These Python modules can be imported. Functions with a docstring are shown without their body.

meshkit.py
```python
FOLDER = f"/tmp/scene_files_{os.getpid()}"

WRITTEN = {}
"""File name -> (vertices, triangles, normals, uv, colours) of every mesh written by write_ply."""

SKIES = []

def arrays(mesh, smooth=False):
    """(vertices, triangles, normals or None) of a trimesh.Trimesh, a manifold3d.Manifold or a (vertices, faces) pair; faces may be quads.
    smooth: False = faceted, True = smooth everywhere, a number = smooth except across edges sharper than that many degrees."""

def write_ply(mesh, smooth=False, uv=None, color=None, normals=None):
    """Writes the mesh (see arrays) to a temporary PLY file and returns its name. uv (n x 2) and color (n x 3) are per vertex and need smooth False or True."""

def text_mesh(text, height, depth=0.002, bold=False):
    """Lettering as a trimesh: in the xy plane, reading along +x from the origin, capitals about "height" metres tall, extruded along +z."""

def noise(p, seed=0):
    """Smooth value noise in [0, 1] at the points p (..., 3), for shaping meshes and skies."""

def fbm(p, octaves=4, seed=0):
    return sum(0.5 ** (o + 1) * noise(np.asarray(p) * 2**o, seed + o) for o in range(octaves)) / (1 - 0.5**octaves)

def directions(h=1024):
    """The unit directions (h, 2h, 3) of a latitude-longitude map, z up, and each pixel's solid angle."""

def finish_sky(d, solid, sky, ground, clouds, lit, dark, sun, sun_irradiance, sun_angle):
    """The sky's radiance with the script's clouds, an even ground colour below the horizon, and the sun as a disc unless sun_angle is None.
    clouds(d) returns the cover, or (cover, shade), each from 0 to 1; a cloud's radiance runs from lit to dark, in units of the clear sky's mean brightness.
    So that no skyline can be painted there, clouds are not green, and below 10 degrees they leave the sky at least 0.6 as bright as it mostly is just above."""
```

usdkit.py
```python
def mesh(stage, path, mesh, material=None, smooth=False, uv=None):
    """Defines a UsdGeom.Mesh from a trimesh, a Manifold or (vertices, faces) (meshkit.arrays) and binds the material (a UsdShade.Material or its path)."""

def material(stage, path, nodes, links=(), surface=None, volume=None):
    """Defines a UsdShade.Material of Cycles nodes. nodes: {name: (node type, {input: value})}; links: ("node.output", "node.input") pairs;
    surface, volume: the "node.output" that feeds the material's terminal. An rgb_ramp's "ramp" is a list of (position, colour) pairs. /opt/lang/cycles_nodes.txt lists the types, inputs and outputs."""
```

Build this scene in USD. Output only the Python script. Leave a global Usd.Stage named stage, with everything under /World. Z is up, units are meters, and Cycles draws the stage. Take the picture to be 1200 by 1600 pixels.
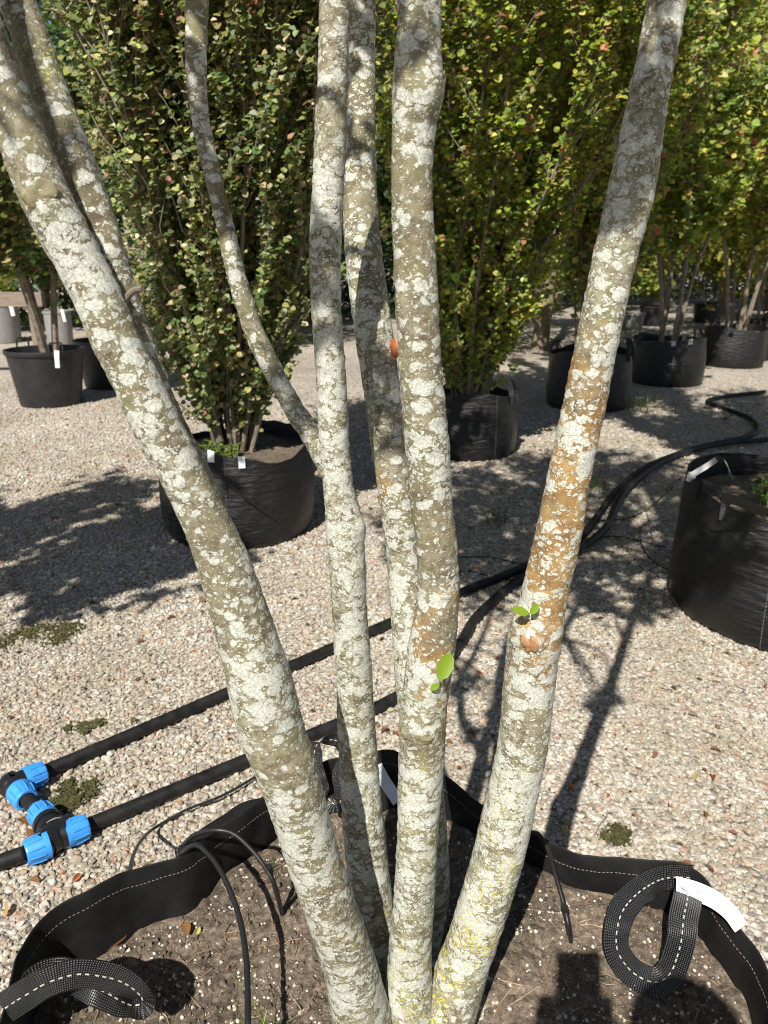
import math, random
import numpy as np
import trimesh, manifold3d, usdkit, meshkit
from pxr import Usd, UsdGeom, UsdLux, UsdShade, Gf, Sdf, Vt

stage = Usd.Stage.CreateInMemory()
UsdGeom.SetStageUpAxis(stage, "Z"); UsdGeom.SetStageMetersPerUnit(stage, 1.0)
UsdGeom.Xform.Define(stage, "/World"); UsdGeom.Scope.Define(stage, "/World/Looks")

# ------------------------------------------------------------------ camera, sky, sun, exposure
CAM_H, PITCH = 1.55, math.radians(18.4)
EXPOSURE = 0.84
SUN_DIR = np.array([-0.35, -1.0, 1.13]); SUN_DIR /= np.linalg.norm(SUN_DIR)     # towards the sun
SUN_EL, SUN_ROT = math.asin(SUN_DIR[2]), math.atan2(SUN_DIR[0], SUN_DIR[1])
SUN_I, SKY_S = 1.25, 0.05

cam = UsdGeom.Camera.Define(stage, "/World/camera")
cam.AddTranslateOp().Set(Gf.Vec3d(0, 0, CAM_H))
cam.AddRotateXOp().Set(90 - math.degrees(PITCH))
cam.CreateHorizontalApertureAttr(36.0); cam.CreateVerticalApertureAttr(48.0)
cam.CreateFocalLengthAttr(36.0)
cam.CreateFStopAttr(11.0); cam.CreateFocusDistanceAttr(1.22)
cam.CreateClippingRangeAttr(Gf.Vec2f(0.02, 2000.0))
cam.CreateExposureAttr(EXPOSURE)

sky = UsdLux.DomeLight.Define(stage, "/World/sky")
sm = usdkit.material(stage, "/World/Looks/sky_look", {
    "s": ("sky_texture", {"sky_type": "single_scattering", "sun_disc": False, "sun_elevation": SUN_EL, "sun_rotation": SUN_ROT}),
    "b": ("background_shader", {"strength": SKY_S})}, [("s.color", "b.color")], surface="b.background")
UsdShade.MaterialBindingAPI.Apply(sky.GetPrim()).Bind(sm)
sky.GetPrim().SetCustomDataByKey("kind", "structure")
sun = UsdLux.DistantLight.Define(stage, "/World/sun")
sun.CreateIntensityAttr(SUN_I); sun.CreateAngleAttr(0.53); sun.CreateColorAttr(Gf.Vec3f(1.0, 0.95, 0.86))
sun.CreateNormalizeAttr(True)
zax = Gf.Vec3d(*SUN_DIR.tolist())
q = Gf.Rotation(Gf.Vec3d(0, 0, 1), zax)
sun.AddTransformOp().Set(Gf.Matrix4d().SetRotate(q))

# ------------------------------------------------------------------ helpers
UP = np.array([0, 0, 1.0])
def unit(v):
    v = np.asarray(v, float); return v / (np.linalg.norm(v, axis=-1, keepdims=True) + 1e-12)
def ray(px, py):
    u, v = (px - 600) / 1200.0, (py - 800) / 1200.0
    c, s = math.cos(PITCH), math.sin(PITCH)
    return np.array([u, c - s * v, -(s + c * v)])
def at_y(px, py, Y):
    d = ray(px, py); return np.array([0, 0, CAM_H]) + d * (Y / d[1])
def at_z(px, py, Z):
    d = ray(px, py); return np.array([0, 0, CAM_H]) + d * ((Z - CAM_H) / d[2])
def depth_of(p):
    return p[1] * math.cos(PITCH) + (CAM_H - p[2]) * math.sin(PITCH)

used = {}
def numbered(parent, name):
    k = (parent, name); n = used.get(k, 0); used[k] = n + 1
    return name if n == 0 else f"{name}_{n:03d}"
def tag(p, label=None, cat=None, group=None, kind=None):
    p = p.GetPrim()
    for k, v in (("label", label), ("category", cat), ("group", group), ("kind", kind)):
        if v: p.SetCustomDataByKey(k, v)
    return p
def thing(name, label, cat, loc=None, group=None, kind=None):
    x = UsdGeom.Xform.Define(stage, "/World/" + numbered("/World", name))
    if loc is not None: x.AddTranslateOp().Set(Gf.Vec3d(*map(float, loc)))
    return tag(x, label, cat, group, kind)
def origin_of(parent):
    if parent is None: return np.zeros(3)
    o = np.zeros(3); p = parent
    while p and p.GetPath() != Sdf.Path("/World"):
        a = p.GetAttribute("xformOp:translate")
        if a and a.HasAuthoredValue(): o = o + np.array(a.Get())
        p = p.GetParent()
    return o
def obj(name, mesh, mat, parent=None, smooth=40, uv=None, color=None, kind=None, label=None):
    base = str(parent.GetPath()) if parent is not None else "/World"
    path = base + "/" + numbered(base, name)
    if isinstance(mesh, trimesh.Trimesh) or hasattr(mesh, "to_mesh"):
        v, f, n = meshkit.arrays(mesh, False); mesh = (v, f)
    v, f = np.asarray(mesh[0], float), np.asarray(mesh[1], int)
    off = origin_of(parent)
    v = v - off
    if color is not None or uv is not None:
        if smooth is True or smooth: smooth = True
    m = usdkit.mesh(stage, path, (v, f), mat, smooth=smooth, uv=uv)
    if color is not None:
        pv = UsdGeom.PrimvarsAPI(m).CreatePrimvar("tint", Sdf.ValueTypeNames.Color3fArray, "vertex")
        pv.Set(Vt.Vec3fArray.FromNumpy(np.asarray(color, np.float32)))
    p = m.GetPrim()
    if kind: p.SetCustomDataByKey("kind", kind)
    if label: p.SetCustomDataByKey("label", label)
    return p
def cat(parts):
    vs, fs, n = [], [], 0
    for v, f in parts:
        f = np.asarray(f)
        if f.shape[1] == 4: f = np.vstack([f[:, [0, 1, 2]], f[:, [0, 2, 3]]])
        vs.append(np.asarray(v)); fs.append(f + n); n += len(v)
    return np.vstack(vs), np.vstack(fs)
def tm(m): return np.array(m.vertices), np.array(m.faces)
def spline(pts, n):
    """Catmull-Rom through rows of pts (any number of columns), n samples, roughly even in length."""
    p = np.asarray(pts, float)
    P = np.vstack([2 * p[0] - p[1], p, 2 * p[-1] - p[-2]])
    L = np.r_[0, np.cumsum(np.linalg.norm(np.diff(p[:, :3], axis=0), axis=1))]
    s = np.linspace(0, L[-1], n)
    k = np.clip(np.searchsorted(L, s, "right") - 1, 0, len(p) - 2)
    t = ((s - L[k]) / (L[k + 1] - L[k] + 1e-12))[:, None]
    a, b, c, d = P[k], P[k + 1], P[k + 2], P[k + 3]
    return 0.5 * ((2 * b) + (c - a) * t + (2 * a - 5 * b + 4 * c - d) * t ** 2 + (3 * b - a - 3 * c + d) * t ** 3)
def frames(p, hint=None):
    t = unit(np.gradient(p, axis=0))
    a = np.zeros_like(p)
    h = np.array([1.0, 0, 0]) if hint is None else np.asarray(hint, float)
    if abs(t[0] @ h) > 0.95: h = np.array([0, 1.0, 0.2])
    a[0] = unit(h - t[0] * (h @ t[0]))
    for i in range(1, len(p)):
        w = a[i - 1] - t[i] * (a[i - 1] @ t[i]); a[i] = unit(w)
    return t, a, np.cross(t, a)
def tube(p, r, sides=8, cap=True, disp=None):
    p = np.asarray(p, float); n = len(p)
    t, a, b = frames(p)
    r = np.broadcast_to(np.asarray(r, float), (n,))
    ang = np.arange(sides) * 2 * np.pi / sides
    d = np.cos(ang)[None, :, None] * a[:, None] + np.sin(ang)[None, :, None] * b[:, None]
    v = p[:, None] + d * r[:, None, None]
    if disp is not None: v = v + d * disp(v, r[:, None] * np.ones(sides), d)[..., None]
    i, j = np.meshgrid(np.arange(n - 1), np.arange(sides), indexing="ij")
    qd = np.stack([i * sides + j, i * sides + (j + 1) % sides, (i + 1) * sides + (j + 1) % sides, (i + 1) * sides + j], -1).reshape(-1, 4)
    f = np.vstack([qd[:, [0, 1, 2]], qd[:, [0, 2, 3]]]); v = v.reshape(-1, 3)
    if cap:
        v = np.vstack([v, p[0], p[-1]]); c0, c1 = len(v) - 2, len(v) - 1
        k = np.arange(sides); kk = (k + 1) % sides
        f = np.vstack([f, np.stack([np.full(sides, c0), kk, k], 1), np.stack([np.full(sides, c1), (n - 1) * sides + k, (n - 1) * sides + kk], 1)])
    return v, f
def ribbon(p, wdir, width, thick):
    """flat strap with crisp edges, swept along p with width direction wdir; returns v, f, uv."""
    p = np.asarray(p, float); n = len(p)
    t = unit(np.gradient(p, axis=0)); w = unit(wdir - t * np.sum(wdir * t, 1, keepdims=True)); nn = np.cross(t, w)
    width = np.broadcast_to(width, (n,))[:, None]
    L = np.r_[0, np.cumsum(np.linalg.norm(np.diff(p, axis=0), axis=1))]
    VV, FF, UU, base = [], [], [], 0
    for prof in ([(-.5, -.5), (-.17, -.5), (.17, -.5), (.5, -.5)], [(.5, -.5), (.5, .5)], [(.5, .5), (.17, .5), (-.17, .5), (-.5, .5)], [(-.5, .5), (-.5, -.5)]):
        K = len(prof)
        VV.append(np.stack([p + w * width * a + nn * thick * b for a, b in prof], 1).reshape(-1, 3))
        UU.append(np.stack([np.stack([np.broadcast_to(width[:, 0] * a, (n,)), L], 1) for a, b in prof], 1).reshape(-1, 2))
        i, j = np.meshgrid(np.arange(n - 1), np.arange(K - 1), indexing="ij")
        qd = np.stack([i * K + j, i * K + j + 1, (i + 1) * K + j + 1, (i + 1) * K + j], -1).reshape(-1, 4) + base
        FF += [qd[:, [0, 2, 1]], qd[:, [0, 3, 2]]]; base += n * K
    return np.vstack(VV), np.vstack(FF), np.vstack(UU)
def box(c, half, R=None):
    m = trimesh.creation.box(extents=2 * np.asarray(half))
    v = np.array(m.vertices)
    if R is not None: v = v @ np.asarray(R).T
    return v + c, np.array(m.faces)
def revolve(profile, sides=48, axis_p=None, axis_d=None):
    """lathe of (r, h) pairs about the axis."""
    pr = np.asarray(profile, float)
    d = unit(np.array([0, 0, 1.0]) if axis_d is None else axis_d); o = np.zeros(3) if axis_p is None else axis_p
    a = unit(np.cross(d, [0.3, 0.9, 0.1] if abs(d[1]) < 0.9 else [1, 0, 0])); b = np.cross(d, a)
    ang = np.arange(sides) * 2 * np.pi / sides
    e = np.cos(ang)[:, None] * a + np.sin(ang)[:, None] * b
    v = o + pr[:, None, :1] * e[None] + pr[:, None, 1:] * d
    n = len(pr); i, j = np.meshgrid(np.arange(n - 1), np.arange(sides), indexing="ij")
    qd = np.stack([i * sides + j, i * sides + (j + 1) % sides, (i + 1) * sides + (j + 1) % sides, (i + 1) * sides + j], -1).reshape(-1, 4)
    return v.reshape(-1, 3), np.vstack([qd[:, [0, 1, 2]], qd[:, [0, 2, 3]]])

# ------------------------------------------------------------------ materials
def mat(name, nodes, links, surface="p.BSDF", volume=None):
    return usdkit.material(stage, "/World/Looks/" + name, nodes, links, surface=surface, volume=volume)

# lichen covered bark: tint.r = lichen cover, tint.g = bare orange bark, tint.b = yellow lichen
def bark_material(name, base_a, base_b, base_c, zs=1.5):
    N = {
        "g": ("geometry", {}), "at": ("attribute", {"attribute": "tint"}), "sep": ("separate_color", {}),
        "wn": ("noise_texture", {"scale": 75.0, "detail": 3.0, "roughness": 0.6}),
        "ws": ("vector_math", {"math_type": "subtract", "vector2": (0.5, 0.5, 0.5)}),
        "wm": ("vector_math", {"math_type": "scale", "scale": 0.016}),
        "wa": ("vector_math", {"math_type": "add"}),
        "mp": ("mapping", {"scale": (1, 1, zs)}),
        "big": ("noise_texture", {"scale": 9.0, "detail": 3.0, "roughness": 0.55}),
        "bigr": ("map_range", {"from_min": 0.3, "from_max": 0.7, "to_min": -0.44, "to_max": 0.44}),
        "L": ("math", {"math_type": "add"}), "Lc": ("math", {"math_type": "maximum", "value2": 0.0}),
    }
    K = [("g.position", "wn.vector"), ("wn.color", "ws.vector1"), ("ws.vector", "wm.vector1"), ("g.position", "wa.vector1"), ("wm.vector", "wa.vector2"),
         ("wa.vector", "mp.vector"), ("g.position", "big.vector"), ("big.fac", "bigr.value"), ("at.color", "sep.color"), ("sep.r", "L.value1"), ("bigr.result", "L.value2"), ("L.value", "Lc.value1")]
    prev = None
    for i, (sc, lo, hi) in enumerate(((42.0, 0.06, 0.76), (105.0, 0.05, 0.66), (230.0, 0.05, 0.58))):
        v, s, a, b, c, d, e = (f"{x}{i}" for x in ("v", "vs", "ta", "tb", "td", "tm", "tx"))
        N[v] = ("voronoi_texture", {"scale": sc, "feature": "f1"}); N[s] = ("separate_color", {})
        N[a] = ("map_range", {"to_min": lo, "to_max": hi})
        N[b] = ("math", {"math_type": "multiply"}); N[c] = ("math", {"math_type": "subtract"})
        N[d] = ("map_range", {"from_min": -0.04, "from_max": 0.07, "clamp": True})
        K += [("mp.vector", v + ".vector"), (v + ".color", s + ".color"), (s + ".r", a + ".value"), (a + ".result", b + ".value1"), ("Lc.value", b + ".value2"),
              (b + ".value", c + ".value1"), (v + ".distance", c + ".value2"), (c + ".value", d + ".value")]
        if prev is None: prev = d + ".result"
        else:
            N[e] = ("math", {"math_type": "maximum"}); K += [(prev, e + ".value1"), (d + ".result", e + ".value2")]; prev = e + ".value"
    mask = prev
    N |= {
        "fn": ("noise_texture", {"scale": 420.0, "detail": 4.0, "roughness": 0.7}),
        "mn": ("noise_texture", {"scale": 32.0, "detail": 5.0, "roughness": 0.65}),
        "mn2": ("noise_texture", {"scale": 13.0, "detail": 3.0}),
        "mpo": ("mapping", {"location": (3.1, 7.7, 1.3)}),
        "lich": ("rgb_ramp", {"ramp": [(0.22, (0.22, 0.215, 0.165)), (0.38, (0.35, 0.352, 0.30)), (0.56, (0.48, 0.487, 0.43)), (0.8, (0.58, 0.585, 0.54))]}),
        "base": ("rgb_ramp", {"ramp": [(0.3, base_a), (0.5, base_b), (0.7, base_c)]}),
        "fine": ("map_range", {"from_min": 0.2, "from_max": 0.8, "to_min": 0.55, "to_max": 1.45}),
        "fv": ("vector_math", {"math_type": "scale"}),
        "orn": ("math", {"math_type": "add"}), "orr": ("map_range", {"from_min": 1.0, "from_max": 1.16, "clamp": True}),
        "orc": ("rgb_ramp", {"ramp": [(0.3, (0.12, 0.068, 0.03)), (0.5, (0.23, 0.138, 0.05)), (0.7, (0.37, 0.245, 0.095))]}),
        "bm": ("mix_color", {}), "lm": ("mix_color", {}), "ym": ("mix_color", {}),
        "gn": ("noise_texture", {"scale": 26.0, "detail": 3.0}), "gr": ("map_range", {"from_min": 0.48, "from_max": 0.66, "to_max": 0.6, "clamp": True}), "gm": ("mix_color", {"b": (0.165, 0.155, 0.075)}),
        "yv": ("voronoi_texture", {"scale": 240.0}), "yn": ("noise_texture", {"scale": 16.0, "detail": 4.0, "roughness": 0.7}),
        "ya": ("math", {"math_type": "add"}), "yb": ("map_range", {"from_min": 0.66, "from_max": 1.08, "to_max": 0.55, "clamp": True}),
        "yc": ("math", {"math_type": "subtract"}), "yd": ("map_range", {"from_min": 0.0, "from_max": 0.08, "clamp": True}),
        "yr": ("rgb_ramp", {"ramp": [(0.35, (0.36, 0.37, 0.08)), (0.55, (0.50, 0.42, 0.07)), (0.75, (0.54, 0.34, 0.05))]}),
        "h1": ("math", {"math_type": "multiply", "value2": 0.9}), "h2": ("math", {"math_type": "multiply_add", "value2": 0.8}), "h3": ("math", {"math_type": "multiply_add", "value2": 0.7}),
        "bp": ("bump", {"strength": 0.65, "distance": 0.0012}),
        "cn": ("noise_texture", {"scale": 95.0, "detail": 6.0, "roughness": 0.75}), "cr": ("map_range", {"from_min": 0.44, "from_max": 0.58, "clamp": True}),
        "ca": ("map_range", {"from_min": 0.75, "from_max": 1.1, "to_min": 0.15, "to_max": 0.85, "clamp": True}), "cf": ("math", {"math_type": "multiply"}), "cc": ("mix_color", {"b": (0.31, 0.30, 0.225)}),
        "ek": ("voronoi_texture", {"scale": 150.0, "feature": "distance_to_edge"}), "er": ("map_range", {"from_min": 0.0, "from_max": 0.12, "to_min": 0.62, "to_max": 1.0, "clamp": True}), "lk": ("vector_math", {"math_type": "scale"}),
        "p": ("principled_bsdf", {"roughness": 0.75, "specular_ior_level": 0.3}),
    }
    K += [("g.position", "fn.vector"), ("g.position", "mn.vector"), ("g.position", "mpo.vector"), ("mpo.vector", "mn2.vector"),
          ("fn.fac", "lich.fac"), ("mn.fac", "base.fac"), ("fn.fac", "fine.value"), ("base.color", "fv.vector1"), ("fine.result", "fv.scale"),
          ("mn2.fac", "orn.value1"), ("sep.g", "orn.value2"), ("orn.value", "orr.value"), ("mn.fac", "orc.fac"),
          ("wa.vector", "cn.vector"), ("cn.fac", "cr.value"), ("sep.r", "ca.value"), ("cr.result", "cf.value1"), ("ca.result", "cf.value2"), ("cf.value", "cc.fac"), ("fv.vector", "cc.a"), ("wa.vector", "ek.vector"), ("ek.distance", "er.value"), ("lich.color", "lk.vector1"), ("er.result", "lk.scale"), ("gr.result", "gm.fac"), ("cc.result", "gm.a"), ("orr.result", "bm.fac"), ("gm.result", "bm.a"), ("orc.color", "bm.b"),
          ("bm.result", "lm.a"), ("lk.vector", "lm.b"), (mask, "lm.fac"),
          ("mpo.vector", "gn.vector"), ("gn.fac", "gr.value"),
          ("wa.vector", "yv.vector"), ("g.position", "yn.vector"), ("yn.fac", "ya.value1"), ("sep.b", "ya.value2"), ("ya.value", "yb.value"), ("yb.result", "yc.value1"), ("yv.distance", "yc.value2"), ("yc.value", "yd.value"),
          ("mn2.fac", "yr.fac"), ("yd.result", "ym.fac"), ("lm.result", "ym.a"), ("yr.color", "ym.b"),
          (mask, "h1.value1"), ("fn.fac", "h2.value1"), ("h1.value", "h2.value3"), ("yd.result", "h3.value1"), ("h2.value", "h3.value3"), ("h3.value", "bp.height"),
          ("ym.result", "p.base_color"), ("bp.normal", "p.normal")]
    return mat(name, N, K)
M_BARK = bark_material("lichen_bark", (0.072, 0.056, 0.034), (0.128, 0.107, 0.062), (0.20, 0.174, 0.104))

def simple(name, col, rough=0.6, spec=0.5, bump=None, var=0.0, nscale=20.0, **kw):
    N = {"g": ("geometry", {}), "p": ("principled_bsdf", {"roughness": rough, "specular_ior_level": spec, **kw})}
    K = []
    c = np.array(col)
    if var:
        N["n"] = ("noise_texture", {"scale": nscale, "detail": 4.0, "roughness": 0.6})
        N["r"] = ("rgb_ramp", {"ramp": [(0.3, tuple(c * (1 - var))), (0.7, tuple(c * (1 + var)))]})
        K += [("g.position", "n.vector"), ("n.fac", "r.fac"), ("r.color", "p.base_color")]
    else: N["p"][1]["base_color"] = tuple(col)
    if bump:
        N["bn"] = ("noise_texture", {"scale": bump[0], "detail": 4.0, "roughness": 0.6}); N["b"] = ("bump", {"strength": bump[2] if len(bump) > 2 else 0.6, "distance": bump[1]})
        K += [("g.position", "bn.vector"), ("bn.fac", "b.height"), ("b.normal", "p.normal")]
    return mat(name, N, K)

def tinted(name, rough, spec, bump=None):
    N = {"g": ("geometry", {}), "a": ("attribute", {"attribute": "tint"}), "p": ("principled_bsdf", {"roughness": rough, "specular_ior_level": spec})}
    K = [("a.color", "p.base_color")]
    if bump:
        N["bn"] = ("noise_texture", {"scale": bump[0], "detail": 3.0}); N["b"] = ("bump", {"strength": 0.6, "distance": bump[1]})
        K += [("g.position", "bn.vector"), ("bn.fac", "b.height"), ("b.normal", "p.normal")]
    return mat(name, N, K)

def leaf_material(name, trans=0.44, rough=0.42):
    return mat(name, {"a": ("attribute", {"attribute": "tint"}), "p": ("principled_bsdf", {"roughness": rough, "specular_ior_level": 0.4}),
        "h": ("hsv", {"hue": 0.49, "saturation": 1.12, "value": 1.8}), "t": ("translucent_bsdf", {}), "m": ("mix_closure", {"fac": trans})},
        [("a.color", "p.base_color"), ("a.color", "h.color"), ("h.color", "t.color"), ("p.BSDF", "m.closure1"), ("t.BSDF", "m.closure2")], surface="m.closure")
M_LEAF = leaf_material("leaf_green")
M_TWIG = simple("twig_bark", (0.165, 0.135, 0.105), 0.8, 0.2, var=0.45, nscale=14.0, bump=(120.0, 0.002))
M_TRUNKFAR = simple("trunk_bark", (0.15, 0.12, 0.085), 0.85, 0.2, var=0.4, nscale=9.0, bump=(60.0, 0.004))
M_FABRIC = mat("black_fabric", {"g": ("geometry", {}), "mp": ("mapping", {"scale": (.55, .55, 2.2)}), "n": ("noise_texture", {"scale": 7.0, "detail": 5.0, "roughness": 0.6}),
    "r": ("rgb_ramp", {"ramp": [(0.3, (0.0045, 0.0045, 0.005)), (0.6, (0.008, 0.008, 0.008)), (0.8, (0.022, 0.019, 0.016))]}),
    "w": ("voronoi_texture", {"scale": 420.0}), "w2": ("noise_texture", {"scale": 22.0, "detail": 3.0}), "ad": ("math", {"math_type": "multiply_add", "value2": 0.12}),
    "b": ("bump", {"strength": 0.8, "distance": 0.014}), "p": ("principled_bsdf", {"roughness": 0.4, "specular_ior_level": 0.42})},
    [("g.position", "mp.vector"), ("mp.vector", "n.vector"), ("n.fac", "r.fac"), ("r.color", "p.base_color"), ("g.position", "w.vector"), ("mp.vector", "w2.vector"),
     ("w.distance", "ad.value1"), ("w2.fac", "ad.value3"), ("ad.value", "b.height"), ("b.normal", "p.normal")])
M_HEM = mat("black_felt", {"g": ("geometry", {}), "n": ("noise_texture", {"scale": 900.0, "detail": 2.0}), "n2": ("noise_texture", {"scale": 18.0, "detail": 4.0}),
    "r": ("rgb_ramp", {"ramp": [(0.3, (0.005, 0.005, 0.005)), (0.7, (0.013, 0.0125, 0.012))]}), "b": ("bump", {"strength": 0.5, "distance": 0.0012}),
    "p": ("principled_bsdf", {"roughness": 0.65, "specular_ior_level": 0.22})},
    [("g.position", "n.vector"), ("g.position", "n2.vector"), ("n2.fac", "r.fac"), ("r.color", "p.base_color"), ("n.fac", "b.height"), ("b.normal", "p.normal")])
# woven webbing: crossing bands over the strap's own (width, length) coordinates
M_WEB = mat("black_webbing", {"u": ("uvmap", {"attribute": "st"}), "mp": ("mapping", {"scale": (1, 1, 1)}),
    "k": ("checker_texture", {"scale": 380.0, "color1": (1, 1, 1), "color2": (0, 0, 0)}), "w1": ("wave_texture", {"scale": 95.0, "bands_direction": "x"}), "w2": ("wave_texture", {"scale": 95.0, "bands_direction": "y"}),
    "mx": ("math", {"math_type": "multiply"}), "sp": ("map_range", {"from_min": 0.35, "from_max": 1.0, "to_min": 0.0, "to_max": 1.0, "clamp": True}),
    "c": ("mix_color", {"a": (0.003, 0.003, 0.0034), "b": (0.019, 0.019, 0.021)}), "b": ("bump", {"strength": 0.9, "distance": 0.0015}), "p": ("principled_bsdf", {"roughness": 0.35, "specular_ior_level": 0.7})},
    [("u.UV", "w1.vector"), ("u.UV", "w2.vector"), ("w1.fac", "mx.value1"), ("w2.fac", "mx.value2"), ("mx.value", "sp.value"), ("sp.result", "c.fac"), ("c.result", "p.base_color"), ("mx.value", "b.height"), ("b.normal", "p.normal")])
M_THREAD = simple("cream_thread", (0.42, 0.39, 0.32), 0.8)
M_RIMTHREAD = simple("grey_rim_thread", (0.22, 0.21, 0.19), 0.8)
M_SEAM = simple("grey_seam_thread", (0.10, 0.10, 0.098), 0.7)
M_PAPER = simple("white_tag", (0.78, 0.79, 0.82), 0.45, var=0.05, nscale=40.0)
M_GREYTAG = simple("grey_tag", (0.45, 0.47, 0.50), 0.5)
M_INK = simple("tag_ink", (0.08, 0.08, 0.09), 0.6)
M_STEEL = simple("staple_steel", (0.45, 0.45, 0.46), 0.35, metallic=0.9)
M_PIPE = simple("black_pipe", (0.0105, 0.0102, 0.010), 0.5, 0.3, var=0.7, nscale=24.0, bump=(160.0, 0.0008))
M_BLUE = simple("blue_plastic", (0.04, 0.23, 0.62), 0.36, 0.5, var=0.14, nscale=45.0)
M_BLACKPL = simple("black_plastic", (0.009, 0.009, 0.01), 0.3, 0.5)
M_TUB = simple("tub_plastic", (0.016, 0.016, 0.018), 0.5, 0.4, var=0.35, nscale=8.0, bump=(30.0, 0.002))
M_GREYPOT = simple("grey_pot", (0.20, 0.195, 0.19), 0.55, 0.4, var=0.12, nscale=12.0)
M_WHITEPL = simple("white_plastic", (0.72, 0.72, 0.72), 0.4)
M_TEAL = simple("teal_lining", (0.02, 0.14, 0.11), 0.45)
M_DRIP = simple("drip_tube_black", (0.012, 0.012, 0.013), 0.45, 0.4)
M_WOOD = mat("grey_timber", {"g": ("geometry", {}), "mp": ("mapping", {"scale": (1.0, 6, 14)}), "n": ("noise_texture", {"scale": 6.0, "detail": 6.0, "roughness": 0.65}),
    "r": ("rgb_ramp", {"ramp": [(0.3, (0.11, 0.085, 0.065)), (0.7, (0.25, 0.20, 0.155))]}), "b": ("bump", {"strength": 0.5, "distance": 0.004}), "p": ("principled_bsdf", {"roughness": 0.8})},
    [("g.position", "mp.vector"), ("mp.vector", "n.vector"), ("n.fac", "r.fac"), ("r.color", "p.base_color"), ("n.fac", "b.height"), ("b.normal", "p.normal")])
M_KNOT = mat("pruned_wood", {"g": ("geometry", {}), "mp": ("mapping", {"scale": (3.0, 1, 0.6)}), "n": ("noise_texture", {"scale": 55.0, "detail": 4.0, "roughness": 0.6}), "n2": ("noise_texture", {"scale": 300.0, "detail": 3.0}),
    "r": ("rgb_ramp", {"ramp": [(0.3, (0.12, 0.06, 0.028)), (0.48, (0.24, 0.12, 0.05)), (0.58, (0.25, 0.145, 0.07)), (0.68, (0.33, 0.31, 0.26))]}),
    "b": ("bump", {"strength": 0.6, "distance": 0.0015}), "p": ("principled_bsdf", {"roughness": 0.55})},
    [("g.position", "mp.vector"), ("mp.vector", "n.vector"), ("g.position", "n2.vector"), ("n.fac", "r.fac"), ("r.color", "p.base_color"), ("n2.fac", "b.height"), ("b.normal", "p.normal")])

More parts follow.
